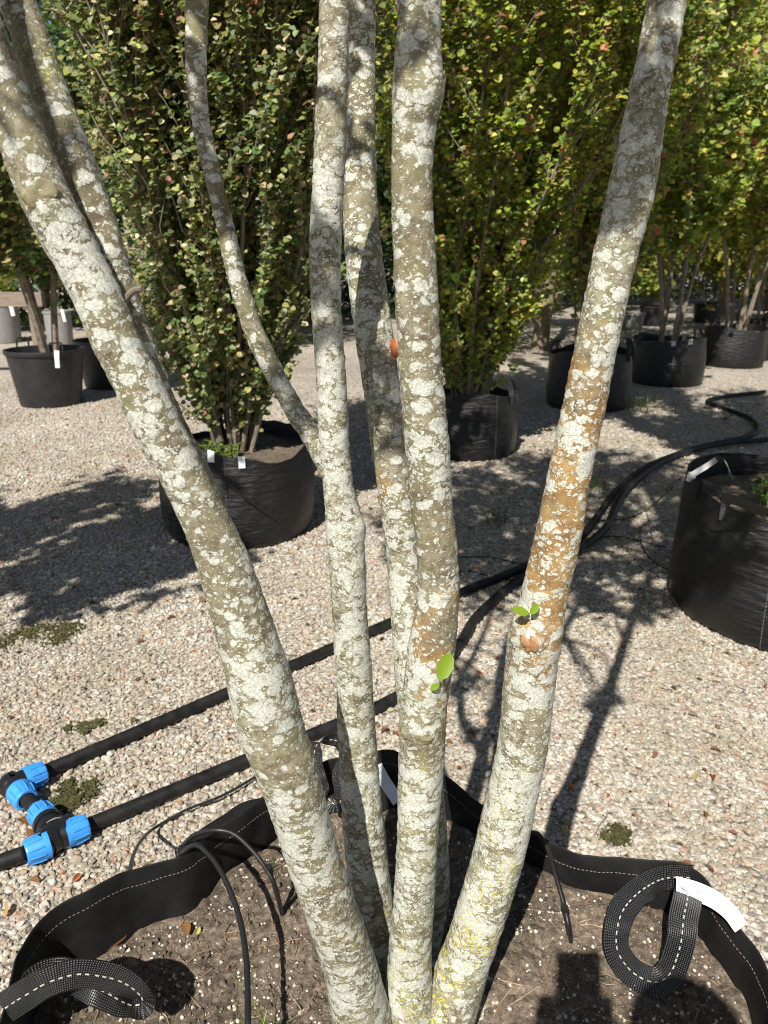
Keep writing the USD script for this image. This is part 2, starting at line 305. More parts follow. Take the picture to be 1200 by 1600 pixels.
# gravel yard: sheet with stones in the material, real stones on top near by
M_GROUND = mat("gravel_ground", {
    "g": ("geometry", {}), "v": ("voronoi_texture", {"scale": 52.0}), "v2": ("voronoi_texture", {"scale": 105.0}), "s": ("separate_color", {}),
    "cr": ("rgb_ramp", {"ramp": [(0.0, (0.17, 0.145, 0.12)), (0.15, (0.30, 0.26, 0.215)), (0.35, (0.42, 0.37, 0.31)), (0.6, (0.51, 0.465, 0.405)), (0.85, (0.57, 0.535, 0.475)), (0.94, (0.42, 0.28, 0.21)), (1.0, (0.5, 0.34, 0.26))]}),
    "ed": ("map_range", {"from_min": 0.25, "from_max": 0.75, "to_min": 1.0, "to_max": 0.55, "clamp": True}), "cm": ("vector_math", {"math_type": "scale"}),
    "n": ("noise_texture", {"scale": 1.1, "detail": 5.0, "roughness": 0.65}), "nr": ("map_range", {"from_min": 0.52, "from_max": 0.70, "to_max": 0.6, "clamp": True}),
    "n2": ("noise_texture", {"scale": 40.0, "detail": 3.0}), "n2r": ("map_range", {"from_min": 0.4, "from_max": 0.6, "clamp": True}), "gm": ("math", {"math_type": "multiply"}),
    "dirt": ("mix_color", {"b": (0.11, 0.10, 0.045)}),
    "n3": ("noise_texture", {"scale": 0.5, "detail": 4.0}), "n3r": ("map_range", {"from_min": 0.35, "from_max": 0.7, "to_min": 0.8, "to_max": 1.12}), "fin": ("vector_math", {"math_type": "scale"}),
    "h": ("math", {"math_type": "multiply_add", "value2": -1.0}), "b": ("bump", {"strength": 0.9, "distance": 0.012}), "p": ("principled_bsdf", {"roughness": 0.85, "specular_ior_level": 0.2})},
    [("g.position", "v.vector"), ("g.position", "v2.vector"), ("v.color", "s.color"), ("s.r", "cr.fac"), ("v.distance", "ed.value"), ("cr.color", "cm.vector1"), ("ed.result", "cm.scale"),
     ("g.position", "n.vector"), ("n.fac", "nr.value"), ("g.position", "n2.vector"), ("n2.fac", "n2r.value"), ("nr.result", "gm.value1"), ("n2r.result", "gm.value2"), ("cm.vector", "dirt.a"), ("gm.value", "dirt.fac"),
     ("g.position", "n3.vector"), ("n3.fac", "n3r.value"), ("dirt.result", "fin.vector1"), ("n3r.result", "fin.scale"), ("fin.vector", "p.base_color"),
     ("v.distance", "h.value1"), ("n2.fac", "h.value3"), ("h.value", "b.height"), ("b.normal", "p.normal")])
def stone_material(name, ramp, dirt=(0.22, 0.185, 0.13)):
    return mat(name, {"o": ("object_info", {}), "g": ("geometry", {}), "r": ("rgb_ramp", {"ramp": ramp}), "n": ("noise_texture", {"scale": 160.0, "detail": 4.0, "roughness": 0.65}),
        "m": ("map_range", {"from_min": 0.25, "from_max": 0.75, "to_min": 0.72, "to_max": 1.22}), "s": ("vector_math", {"math_type": "scale"}),
        "dn": ("noise_texture", {"scale": 1.4, "detail": 6.0, "roughness": 0.7}), "dr": ("map_range", {"from_min": 0.40, "from_max": 0.66, "to_max": 0.72, "clamp": True}), "dm": ("mix_color", {"b": dirt}),
        "b": ("bump", {"strength": 0.5, "distance": 0.001}), "p": ("principled_bsdf", {"roughness": 0.8, "specular_ior_level": 0.3})},
        [("o.random", "r.fac"), ("g.position", "n.vector"), ("n.fac", "m.value"), ("r.color", "s.vector1"), ("m.result", "s.scale"), ("g.position", "dn.vector"), ("dn.fac", "dr.value"), ("dr.result", "dm.fac"), ("s.vector", "dm.a"), ("dm.result", "p.base_color"), ("n.fac", "b.height"), ("b.normal", "p.normal")])
M_SOIL = mat("potting_soil_look", {"g": ("geometry", {}), "n": ("noise_texture", {"scale": 60.0, "detail": 6.0, "roughness": 0.75}), "n2": ("noise_texture", {"scale": 5.0, "detail": 4.0, "roughness": 0.6}),
    "r": ("rgb_ramp", {"ramp": [(0.3, (0.034, 0.026, 0.020)), (0.5, (0.115, 0.090, 0.068)), (0.7, (0.25, 0.20, 0.155))]}), "m": ("map_range", {"from_min": 0.35, "from_max": 0.65, "to_min": 0.75, "to_max": 1.35}), "s": ("vector_math", {"math_type": "scale"}),
    "b": ("bump", {"strength": 1.0, "distance": 0.008}), "p": ("principled_bsdf", {"roughness": 0.9, "specular_ior_level": 0.2})},
    [("g.position", "n.vector"), ("g.position", "n2.vector"), ("n.fac", "r.fac"), ("n2.fac", "m.value"), ("r.color", "s.vector1"), ("m.result", "s.scale"), ("s.vector", "p.base_color"), ("n.fac", "b.height"), ("b.normal", "p.normal")])

# ------------------------------------------------------------------ ground
def ground_z(x, y):
    p = np.stack([np.asarray(x) * 0.5, np.asarray(y) * 0.5, 0 * np.asarray(x)], -1)
    return 0.03 * (meshkit.fbm(p, 3, 5) - 0.5) * np.clip(np.hypot(x, y) / 12.0, 0.15, 1)
gx = np.concatenate([np.linspace(-90, -12, 14)[:-1], np.linspace(-12, 14, 105), np.linspace(14, 90, 14)[1:]])
gy = np.concatenate([np.linspace(-60, -3, 10)[:-1], np.linspace(-3, 22, 101), np.linspace(22, 110, 16)[1:]])
X, Y = np.meshgrid(gx, gy, indexing="ij"); Z = ground_z(X, Y)
nx, ny = X.shape; i, j = np.meshgrid(np.arange(nx - 1), np.arange(ny - 1), indexing="ij")
qf = np.stack([i * ny + j, (i + 1) * ny + j, (i + 1) * ny + j + 1, i * ny + j + 1], -1).reshape(-1, 4)
g_ = obj("ground", (np.stack([X, Y, Z], -1).reshape(-1, 3), np.vstack([qf[:, [0, 1, 2]], qf[:, [0, 2, 3]]])), M_GROUND, smooth=True)
tag(g_, "pale gravel nursery yard with brownish mossy patches", kind="structure")

# ------------------------------------------------------------------ main fabric planter: rim from the photograph's outline, at rim height
RIMZ, SOILZ = 0.50, 0.39
POT_C = np.array([0.02, 0.88])
rim_px = [(-60, 1760), (0, 1600), (35, 1490), (80, 1425), (150, 1385), (215, 1358), (290, 1330), (345, 1290), (410, 1245), (470, 1205), (540, 1178), (600, 1176), (650, 1190), (705, 1218), (770, 1272), (835, 1303), (905, 1332), (1000, 1340), (1085, 1362), (1135, 1425), (1180, 1488), (1215, 1570), (1240, 1680)]
rz_off = [0, 0, 0, .005, .01, 0, 0, -.01, -.01, 0, .01, .015, .01, .0, -.01, -.015, -.005, .01, .015, .01, .0, 0, 0]
rim_pts = [np.r_[at_z(px, py, RIMZ + dz)] for (px, py), dz in zip(rim_px, rz_off)]
a0 = math.atan2(*(rim_pts[0][:2] - POT_C)[::-1]); a1 = math.atan2(*(rim_pts[-1][:2] - POT_C)[::-1])
r0, r1_ = np.linalg.norm(rim_pts[0][:2] - POT_C), np.linalg.norm(rim_pts[-1][:2] - POT_C)
if a0 < 0: a0 += 2 * math.pi
close = [np.array([POT_C[0] + math.cos(a) * r, POT_C[1] + math.sin(a) * r, RIMZ]) for a, r in [(a1 + (a0 - 2 * math.pi - a1) * t, r1_ + (r0 - r1_) * t) for t in (0.2, 0.4, 0.6, 0.8)]]
loop = np.array(rim_pts + close)
rim = spline(np.vstack([loop[-2:], loop, loop[:2]]), 520)
d_start = np.argmin(np.linalg.norm(rim[:130] - loop[0], axis=1)); d_end = 260 + np.argmin(np.linalg.norm(rim[260:] - loop[0], axis=1))
rim = rim[d_start:d_end]
RN = len(rim)
cen = np.r_[POT_C, 0]
th0 = np.unwrap(np.arctan2(rim[:, 1] - POT_C[1], rim[:, 0] - POT_C[0])); ring_ = np.stack([np.cos(th0), np.sin(th0), 0 * th0], 1)
rim = rim + unit((rim - cen) * [1, 1, 0]) * (.022 * (meshkit.fbm(ring_ * 6, 3, 51) - .5))[:, None] + UP * (.026 * (meshkit.fbm(ring_ * 5 + 7, 3, 52) - .5))[:, None]
outw = unit((rim - cen) * [1, 1, 0])
tang = unit(np.roll(rim, -1, 0) - np.roll(rim, 1, 0))
nrm = unit(np.cross(tang, UP)); nrm *= np.sign(np.sum(nrm * outw, 1, keepdims=True))
th = np.unwrap(np.arctan2(rim[:, 1] - POT_C[1], rim[:, 0] - POT_C[0]))
# the fold where the cloth lies outwards, around the left-back stretch
LEN = np.r_[0, np.cumsum(np.linalg.norm(np.diff(rim, axis=0), axis=1))]
def bump_at(px, py, w):
    k = np.argmin(np.linalg.norm(rim - at_z(px, py, RIMZ), axis=1)); dd = np.abs(LEN - LEN[k]); dd = np.minimum(dd, LEN[-1] - dd)
    return np.exp(-(dd / w) ** 2)
fold = np.clip(bump_at(370, 1275, 0.11) + 0.75 * bump_at(330, 1305, 0.09), 0, 1)
wr = meshkit.fbm(np.stack([np.cos(th) * 5, np.sin(th) * 5, 0 * th], 1), 3, 3) - 0.5
prof = []
for z, out in ((0.0, 0.00), (0.012, 0.018), (0.05, 0.03), (0.14, 0.045), (0.24, 0.05), (0.34, 0.04), (0.42, 0.02)):
    wrz = meshkit.fbm(np.stack([np.cos(th) * 4, np.sin(th) * 4, 0 * th + z * 5], 1), 3, 8) - 0.5
    b = rim * [1, 1, 0] + outw * (out + 0.05 * wrz)[:, None]; b[:, 2] = z; prof.append(b)
HEM = 0.052
hem_low_out = rim + nrm * (0.006 + 0.05 * fold)[:, None] - UP * (HEM * (1 - 0.45 * fold))[:, None]
prof.append(hem_low_out)
prof += [rim + nrm * (0.004 + 0.03 * fold)[:, None] - UP * (0.5 * HEM * (1 - 0.7 * fold))[:, None], rim + nrm * 0.003 - UP * 0.001, rim + UP * 0.002, rim - nrm * 0.003 - UP * 0.001]
for k, (dz, inn) in enumerate(((0.018, 0.004), (0.04, 0.007), (0.066, 0.006), (0.10, 0.004), (0.16, 0.004))):
    cr_ = meshkit.fbm(np.stack([np.cos(th) * 9, np.sin(th) * 9, 0 * th + dz * 14], 1), 3, 17) - .5
    b = rim - nrm * (inn + 0.008 * wr * k + .016 * cr_ * min(1, dz * 22))[:, None] - UP * dz; prof.append(b)
PV = np.stack(prof, 1); K = PV.shape[1]
def loop_faces(n, K, lo=0, hi=None):
    hi = K if hi is None else hi
    i, j = np.meshgrid(np.arange(n), np.arange(lo, hi - 1), indexing="ij"); i2 = (i + 1) % n
    qd = np.stack([i * K + j, i2 * K + j, i2 * K + j + 1, i * K + j + 1], -1).reshape(-1, 4)
    return np.vstack([qd[:, [0, 1, 2]], qd[:, [0, 2, 3]]])
bag = thing("planter_bag", "large open black fabric planter bag holding the lichen-covered multi-stem tree", "planter bag", (POT_C[0], POT_C[1], 0))
obj("bag_wall", (PV[:, :8].reshape(-1, 3), loop_faces(RN, 8)), M_FABRIC, bag, smooth=True)
obj("rim_band", (PV[:, 7:].reshape(-1, 3) , loop_faces(RN, K - 7)), M_HEM, bag, smooth=60)

def stitches(path, nrm_, side, step=0.0075, length=0.0042, wid=0.0005, thick=0.0007):
    """dashes along a path lying on a surface of normal nrm_."""
    L = np.r_[0, np.cumsum(np.linalg.norm(np.diff(path, axis=0), axis=1))]
    parts = []
    rs_ = np.random.default_rng(len(path))
    for s in np.arange(0.004, L[-1] - length * 1.2, step):
        s = s + step * rs_.normal(0, .07)
        p0, p1 = (np.array([np.interp(x, L, path[:, k]) for k in range(3)]) for x in (s, s + length * rs_.uniform(.7, 1.15)))
        n_ = unit(np.array([np.interp(s, L, nrm_[:, k]) for k in range(3)])); t_ = unit(p1 - p0); w_ = unit(np.cross(t_, n_)); n_ = np.cross(w_, t_)
        parts.append(box((p0 + p1) / 2, (length / 2, wid, thick / 2), np.stack([t_, w_, n_], 1)))
    return cat(parts)
inner = (PV[:, -5] * 0.45 + PV[:, -4] * 0.55)
obj("rim_stitching", cat([stitches(inner, -nrm, 0), stitches(PV[:, 8] * 0.4 + PV[:, 7] * 0.6 + nrm * 0.0006, nrm, 0)]), M_RIMTHREAD, bag, smooth=False, kind="stuff")

def strap(parent, pts, wd, width, name="handle", n=110, dash=True, thick=0.0028):
    p = spline(pts, n); w = spline(wd, n)[:, :3]
    # spline() spaces by the length of its own rows; map the width directions by index instead
    x = np.linspace(0, len(pts) - 1, n); w = np.stack([np.interp(np.linspace(0, 1, n), np.linspace(0, 1, len(wd)), np.asarray(wd)[:, k]) for k in range(3)], 1)
    sq = np.stack([np.linspace(0, 6, n), np.zeros(n), np.full(n, pts[0][0] * 10)], 1); w = w + .55 * np.stack([meshkit.fbm(sq, 2, 60 + k) - .5 for k in range(3)], 1); p = p + .010 * np.stack([meshkit.fbm(sq * 1.3, 2, 70 + k) - .5 for k in range(3)], 1); width = np.broadcast_to(width, (n,)) * (1 + .10 * (meshkit.fbm(sq * 2, 2, 80) - .5))
    v, f, uv = ribbon(p, w, width, thick)
    h = obj(name, (v, f), M_WEB, parent, smooth=True, uv=uv)
    if dash:
        t = unit(np.gradient(p, axis=0)); ww = unit(w - t * np.sum(w * t, 1, keepdims=True)); nn = np.cross(t, ww)
        obj("stitching", cat([stitches(p + nn * (0.5 * thick + 0.0003), nn, 0, 0.0125, 0.006, 0.0009, 0.0008), stitches(p - nn * (0.5 * thick + 0.0003), -nn, 0, 0.0125, 0.006, 0.0009, 0.0008)]), M_THREAD, h, smooth=False, kind="stuff")
    return h
def pz(lst): return [at_z(x, y, z) for x, y, z in lst]
def dirs(lst):
    """width directions given as image directions (dx, dy) plus how much they lean towards the viewer."""
    c, s = math.cos(PITCH), math.sin(PITCH)
    right, down, fwd = np.array([1, 0, 0.]), np.array([0, -s, -c]), np.array([0, c, -s])
    return [unit(a * right + b * down + d * fwd) for a, b, d in lst]
# right handle
strap(bag, pz([(1082, 1372, .50), (1040, 1372, .51), (998, 1392, .515), (966, 1434, .50), (962, 1480, .465), (984, 1516, .43), (1020, 1534, .415), (1048, 1514, .435), (1062, 1465, .49), (1070, 1420, .51), (1078, 1385, .505)]),
      dirs([(0.1, 1, .2), (0.25, .95, .2), (.7, .7, .1), (.95, .3, .1), (1, -.15, .1), (.8, -.55, .3), (.15, -1, .5), (-.9, -.25, .1), (-1, -.1, 0), (-1, 0, 0), (-1, .1, 0)]), [0.045] * 110)
# left front handle, lying over the soil
strap(bag, pz([(10, 1575, .50), (40, 1555, .525), (90, 1528, .54), (150, 1522, .53), (200, 1536, .50), (222, 1560, .47), (205, 1572, .46), (150, 1545, .50), (95, 1520, .50), (50, 1535, .50), (25, 1575, .49)]),
      dirs([(.5, .8, .2), (.4, .9, .1), (.1, 1, .1), (-.1, 1, .15), (-.4, .9, .1), (-.9, .3, .3), (-.3, -.9, .5), (.1, -1, .4), (.2, -1, .3), (.2, -1, .2), (0, -1, .2)]), [0.045] * 110)
# back handle, hanging over the rim
strap(bag, pz([(552, 1182, .51), (532, 1160, .545), (508, 1156, .555), (494, 1172, .54), (496, 1210, .50), (512, 1245, .46), (527, 1258, .45), (534, 1240, .465), (533, 1210, .49), (540, 1190, .505)]),
      dirs([(.3, .9, .3), (.2, .9, .3), (-.3, .8, .5), (-.9, .2, .4), (-1, 0, .3), (-.9, -.4, .2), (.2, -.9, .4), (.9, .1, .4), (1, 0, .3), (1, .2, .2)]), [0.036] * 110)
# white tag folded over the right rim, two staples; small tags at the back
pw = pz([(1057, 1385, .518), (1085, 1392, .522), (1115, 1405, .525), (1140, 1425, .522), (1158, 1450, .512)])
v, f, uv = ribbon(spline(pw, 30), np.repeat(np.array(dirs([(-.12, 1, .15)])), 30, 0) + np.linspace(0, 1, 30)[:, None] * np.array(dirs([(-.5, .35, .1)])), np.linspace(0.036, 0.026, 30), 0.0008)
tg = obj("white_tag", (v, f), M_PAPER, bag, smooth=True)
for sx, sy in ((1069, 1390), (1084, 1388)):
    a, b = at_z(sx - 4, sy - 4, .5245), at_z(sx + 8, sy + 7, .5245)
    obj("staple", tube(np.linspace(a, b, 4), 0.0006, 5), M_STEEL, tg)
v, f, uv = ribbon(spline(pz([(531, 1186, .497), (536, 1203, .48), (542, 1222, .462)]), 10), np.repeat(np.array(dirs([(1, -.3, .1)])), 10, 0), 0.017, 0.0008)
obj("white_tag", (v, f), M_PAPER, bag, smooth=True)
gt = spline(pz([(588, 1196, .487), (602, 1222, .47), (622, 1252, .45)]), 12)
gw = np.repeat(np.array(dirs([(.75, -.65, .1)])), 12, 0)
v, f, uv = ribbon(gt, gw, 0.026, 0.0008)
g2 = obj("printed_tag", (v, f), M_GREYTAG, bag, smooth=True)
tt = unit(gt[-1] - gt[0]); gn = unit(np.cross(tt, gw[0])); gn *= np.sign(gn @ (np.array([0, 0, CAM_H]) - gt[5]))
rngt = np.random.default_rng(4); ink = []
for r_ in (-0.006, -0.002, 0.002, 0.006):
    s = 0.008
    while s < 0.055:
        l = rngt.uniform(0.002, 0.006); c_ = gt[0] + tt * (s + l / 2) + unit(gw[0]) * r_ + gn * 0.0012; s += l + 0.0018
        ink.append(box(c_, (l / 2, 0.0007, 0.0002), np.stack([tt, unit(gw[0]), gn], 1)))
obj("print", cat(ink), M_INK, g2, smooth=False, kind="stuff")

# potting soil in the main planter
rng = np.random.default_rng(11)
def in_loop(x, y, shrink=0.012):
    a = np.arctan2(y - POT_C[1], x - POT_C[0]); aa = np.arctan2(rim[:, 1] - POT_C[1], rim[:, 0] - POT_C[0]); rr = np.hypot(rim[:, 0] - POT_C[0], rim[:, 1] - POT_C[1])
    o = np.argsort(aa); return np.hypot(x - POT_C[0], y - POT_C[1]) < np.interp(a, aa[o], rr[o], period=2 * np.pi) - shrink
def soil_z(x, y):
    p = np.stack([x, y, 0 * x], -1)
    mound = 0.012 * np.exp(-((x - 0.03) ** 2 + (y - 0.92) ** 2) / 0.07)
    back_ = .042 * np.clip((x + .05) / .25, 0, 1) * np.clip((y - .72) / .3, 0, 1)
    return SOILZ - 0.02 + mound + back_ + 0.03 * (meshkit.fbm(p * 9, 3, 2) - 0.5) + 0.016 * (meshkit.fbm(p * 55, 3, 9) - 0.5)
rr_, tt_ = np.linspace(0, 1.0, 150), np.arange(360) * 2 * np.pi / 360
aa = np.arctan2(rim[:, 1] - POT_C[1], rim[:, 0] - POT_C[0]); ra = np.hypot(rim[:, 0] - POT_C[0], rim[:, 1] - POT_C[1]); oo = np.argsort(aa)
RR = np.interp(((tt_ + np.pi) % (2 * np.pi)) - np.pi, aa[oo], ra[oo], period=2 * np.pi) - 0.006
SX = POT_C[0] + rr_[:, None] * RR[None] * np.cos(tt_)[None]; SY = POT_C[1] + rr_[:, None] * RR[None] * np.sin(tt_)[None]
SV = np.stack([SX, SY, soil_z(SX, SY)], -1)
i, j = np.meshgrid(np.arange(len(rr_) - 1), np.arange(360), indexing="ij"); j2 = (j + 1) % 360
qd = np.stack([i * 360 + j, (i + 1) * 360 + j, (i + 1) * 360 + j2, i * 360 + j2], -1).reshape(-1, 4)
soil = thing("potting_soil", "dark brown potting soil with white grit and bark inside the large planter", "soil", (POT_C[0], POT_C[1], SOILZ), kind="stuff")
obj("soil_surface", (SV.reshape(-1, 3), np.vstack([qd[:, [0, 1, 2]], qd[:, [0, 2, 3]]])), M_SOIL, soil, smooth=True, kind="stuff")

# ------------------------------------------------------------------ instanced stones
def stone_mesh(seed, flat=0.65, ang=0.35, sub=1):
    r = np.random.default_rng(seed); m = trimesh.creation.icosphere(subdivisions=sub)
    v = np.array(m.vertices); v *= 1 + ang * (r.random((len(v), 1)) - 0.5) * 1.2
    for _ in range(5):      # broken facets
        n = unit(r.normal(size=3)); d = r.uniform(0.55, 0.85); s = v @ n; v = np.where((s > d)[:, None], v - n * (s - d)[:, None], v)
    v *= np.array([1, r.uniform(0.65, 0.95), flat * r.uniform(0.8, 1.15)])
    return v, np.array(m.faces)
def rand_quat(r, n, tilt=0.5):
    yaw = r.uniform(0, 2 * np.pi, n); ax = r.uniform(0, 2 * np.pi, n); ti = np.abs(r.normal(0, tilt, n))
    qy = np.stack([np.cos(yaw / 2), 0 * yaw, 0 * yaw, np.sin(yaw / 2)], 1); qt = np.stack([np.cos(ti / 2), np.cos(ax) * np.sin(ti / 2), np.sin(ax) * np.sin(ti / 2), 0 * ti], 1)
    a, b = qt.T, qy.T
    return np.stack([a[0] * b[0] - a[1] * b[1] - a[2] * b[2] - a[3] * b[3], a[0] * b[1] + a[1] * b[0] + a[2] * b[3] - a[3] * b[2], a[0] * b[2] - a[1] * b[3] + a[2] * b[0] + a[3] * b[1], a[0] * b[3] + a[1] * b[2] - a[2] * b[1] + a[3] * b[0]], 1)
def instancer(path, protos, pos, scale, quat, idx):
    pi = UsdGeom.PointInstancer.Define(stage, path)
    rel = []
    for k, (mesh, m) in enumerate(protos):
        pp = f"{path}/shapes/shape_{k:03d}"
        usdkit.mesh(stage, pp, mesh, m, smooth=25); rel.append(pp)
    pi.CreatePrototypesRel().SetTargets(rel)
    pi.CreatePositionsAttr(Vt.Vec3fArray.FromNumpy(pos.astype(np.float32)))
    pi.CreateScalesAttr(Vt.Vec3fArray.FromNumpy(np.repeat(scale[:, None], 3, 1).astype(np.float32) if scale.ndim == 1 else scale.astype(np.float32)))
    pi.CreateOrientationsAttr(Vt.QuathArray([Gf.Quath(float(a), float(b), float(c), float(d)) for a, b, c, d in quat]))
    pi.CreateProtoIndicesAttr(Vt.IntArray.FromNumpy(idx.astype(np.int32)))
    return pi
PALE = [(0, (0.46, 0.43, 0.375)), (0.3, (0.34, 0.31, 0.26)), (0.6, (0.56, 0.535, 0.48)), (0.8, (0.26, 0.23, 0.19)), (1, (0.41, 0.36, 0.305))]
TAN = [(0, (0.32, 0.275, 0.205)), (0.4, (0.26, 0.23, 0.18)), (0.7, (0.37, 0.285, 0.215)), (1, (0.20, 0.172, 0.133))]
GREY = [(0, (0.30, 0.29, 0.28)), (0.5, (0.16, 0.16, 0.16)), (1, (0.40, 0.38, 0.36))]
BRICK = [(0, (0.42, 0.17, 0.10)), (0.5, (0.48, 0.26, 0.17)), (1, (0.33, 0.16, 0.11))]
MS = [stone_material("stone_" + n, r) for n, r in (("pale", PALE), ("tan", TAN), ("grey", GREY), ("brick", BRICK))]
protos = [(stone_mesh(s, sub=1), MS[m]) for s, m in ((1, 0), (2, 0), (3, 0), (4, 0), (5, 1), (6, 1), (7, 2), (8, 3))]
wts = np.array([.17, .17, .15, .13, .15, .13, .08, .022]); wts /= wts.sum()
def frustum_mask(x, y, m=0.12):
    dep = y * math.cos(PITCH) + CAM_H * math.sin(PITCH); return np.abs(x) < 0.5 * dep + m
rg = np.random.default_rng(21)
P = []
for y0, y1, dens, smin, smax in ((0.9, 3.3, 7200, 0.0042, 0.0118), (3.3, 5.2, 4600, 0.0055, 0.0125), (5.2, 9.5, 2000, 0.008, 0.015)):
    n = int((y1 - y0) * 9 * dens); x = rg.uniform(-4.5, 4.5, n); y = rg.uniform(y0, y1, n)
    k = frustum_mask(x, y) & ~in_loop(x, y, -0.03) & (rg.random(n) < np.clip((9.5 - y) / 4.3, 0, 1)); x, y = x[k], y[k]
    # less stone where moss and dirt lie
    mo = meshkit.fbm(np.stack([x * 1.3, y * 1.3, 0 * x], 1), 4, 31); k = rg.random(len(x)) < np.clip(2.1 - 2.3 * mo, 0.30, 1); x, y = x[k], y[k]
    s = smin + (smax - smin) * rg.random(len(x)) ** 2.2
    big = rg.random(len(x)) < 0.008; s[big] *= rg.uniform(1.3, 1.9, big.sum())
    P.append(np.stack([x, y, s], 1))
P = np.vstack(P)
pos = np.stack([P[:, 0], P[:, 1], ground_z(P[:, 0], P[:, 1]) + P[:, 2] * rg.uniform(0.05, 0.5, len(P))], 1)
gi = instancer("/World/gravel", protos, pos, P[:, 2], rand_quat(rg, len(P), 0.4), rg.choice(len(protos), len(P), p=wts))
tag(gi, "loose pale gravel with a few brick chips over the nursery yard", kind="stuff")

# grit on the soil: white perlite, dark clods, bark bits
M_PERL = stone_material("grit_white", [(0, (0.66, 0.64, 0.58)), (0.4, (0.50, 0.46, 0.37)), (0.7, (0.36, 0.32, 0.25)), (1, (0.70, 0.69, 0.66))], (.3, .27, .22))
M_CLOD = stone_material("grit_clod", [(0, (0.03, 0.025, 0.021)), (0.4, (0.12, 0.094, 0.07)), (0.7, (0.07, 0.055, 0.042)), (1, (0.21, 0.165, 0.125))], (.12, .095, .07))
M_BARKBIT = stone_material("grit_bark", [(0, (0.12, 0.065, 0.035)), (0.5, (0.22, 0.14, 0.08)), (1, (0.09, 0.06, 0.045))], (.10, .07, .045))
def scatter_soil(name, n, protos, smin, smax, pw_, seed, sc=None, clump=0.0):
    r = np.random.default_rng(seed); x = POT_C[0] + r.uniform(-.75, .75, n * 2); y = POT_C[1] + r.uniform(-.45, .65, n * 2)
    k = in_loop(x, y, 0.02)
    if clump: k &= r.random(len(x)) < clump * meshkit.fbm(np.stack([x * 10, y * 10, 0 * x], 1), 3, seed) ** 2
    x, y = x[k][:n], y[k][:n]
    s = smin + (smax - smin) * r.random(len(x)) ** pw_
    pos = np.stack([x, y, soil_z(x, y) + s * 0.25], 1) - np.array([POT_C[0], POT_C[1], SOILZ])
    scl = s if sc is None else s[:, None] * np.asarray(sc)
    pi = instancer(str(soil.GetPath()) + "/" + name, protos, pos, scl, rand_quat(r, len(x), 0.5), r.integers(0, len(protos), len(x)))
    pi.GetPrim().SetCustomDataByKey("kind", "stuff")
scatter_soil("white_grit", 6500, [(stone_mesh(31 + k, 0.8), M_PERL) for k in range(3)], 0.0006, 0.0044, 2.6, 41, clump=3.2)
scatter_soil("soil_clods", 9000, [(stone_mesh(41 + k, 0.75, 0.6), M_CLOD) for k in range(4)], 0.001, 0.0065, 3.0, 42)
scatter_soil("bark_bits", 1500, [(stone_mesh(51 + k, 0.4, 0.5), M_BARKBIT) for k in range(3)], 0.0015, 0.0065, 2.0, 43, sc=(1.8, 0.6, 0.6))
def splinters(n, seed):
    r = np.random.default_rng(seed); parts = []
    while len(parts) < n:
        x, y = POT_C[0] + r.uniform(-.62, .62), POT_C[1] + r.uniform(-.3, .55)
        if not in_loop(np.array([x]), np.array([y]), 0.04)[0]: continue
        l, a = r.uniform(0.006, 0.03), r.uniform(0, 6.28); z = float(soil_z(np.array([x]), np.array([y]))[0]) + 0.003
        c = np.array([x, y, z]); d = np.array([math.cos(a), math.sin(a), r.normal(0, .15)]) * l; sd = np.array([-math.sin(a), math.cos(a), 0]) * l * r.normal(0, .2)
        parts.append(tube(np.array([c - d, c + sd, c + d]), r.uniform(0.0004, 0.0011), 4, cap=False))
    return cat(parts)
obj("root_splinters", splinters(320, 5), simple("splinter", (0.26, 0.18, 0.11), 0.8, var=0.4, nscale=90.0), soil, smooth=False, kind="stuff")

# ------------------------------------------------------------------ leaves
def leaf_batch(pos, nrm_, head, size, col, shape="round", fold=0.18, curl=0.15):
    """pos, nrm_, head (direction to the tip): (n, 3); size (n,), col (n, 3). One mesh, with a tint per vertex."""
    n = len(pos); h = unit(head - nrm_ * np.sum(head * nrm_, 1, keepdims=True)); s = np.cross(nrm_, h)
    if shape == "round": pts = [(0, -.5), (.34, -.38), (.5, 0.0), (.3, .34), (0, .52), (-.3, .34), (-.5, 0.0), (-.34, -.38)]
    elif shape == "oval": pts = [(0, -.5), (.20, -.3), (.27, 0.02), (.17, .34), (0, .5), (-.17, .34), (-.27, 0.02), (-.20, -.3)]
    else: pts = [(0, -.5), (.3, 0.0), (0, .5), (-.3, 0.0)]
    pts = np.array(pts); K = len(pts)
    off = pts[None, :, 0, None] * s[:, None] + pts[None, :, 1, None] * h[:, None]
    lift = np.abs(pts[:, 0]) * fold * 2 - (pts[:, 1] ** 2) * curl * 2
    off = off + lift[None, :, None] * nrm_[:, None]
    v = pos[:, None] + off * size[:, None, None]
    if K == 8: fc = np.array([[0, 1, 2], [0, 2, 4], [2, 3, 4], [0, 4, 6], [4, 5, 6], [0, 6, 7]])
    else: fc = np.array([[0, 1, 2], [0, 2, 3]])
    f = (np.arange(n)[:, None, None] * K + fc[None]).reshape(-1, 3)
    return v.reshape(-1, 3), f, np.repeat(col, K, 0)
def palette(r, n, cols, w, jit=0.25):
    c = np.array(cols)[r.choice(len(cols), n, p=np.array(w) / np.sum(w))]
    return np.clip(c * np.exp(r.normal(0, jit, (n, 1))) * np.exp(r.normal(0, jit * .3, (n, 3))), 0.004, 0.7)
def leaf_dirs(r, n, sunward=0.5, up=0.4):
    nn = r.normal(size=(n, 3)); nn = unit(nn) + sunward * SUN_DIR + up * UP
    hd = r.normal(size=(n, 3)) + np.array([0, 0, -0.5])
    return unit(nn), unit(hd)

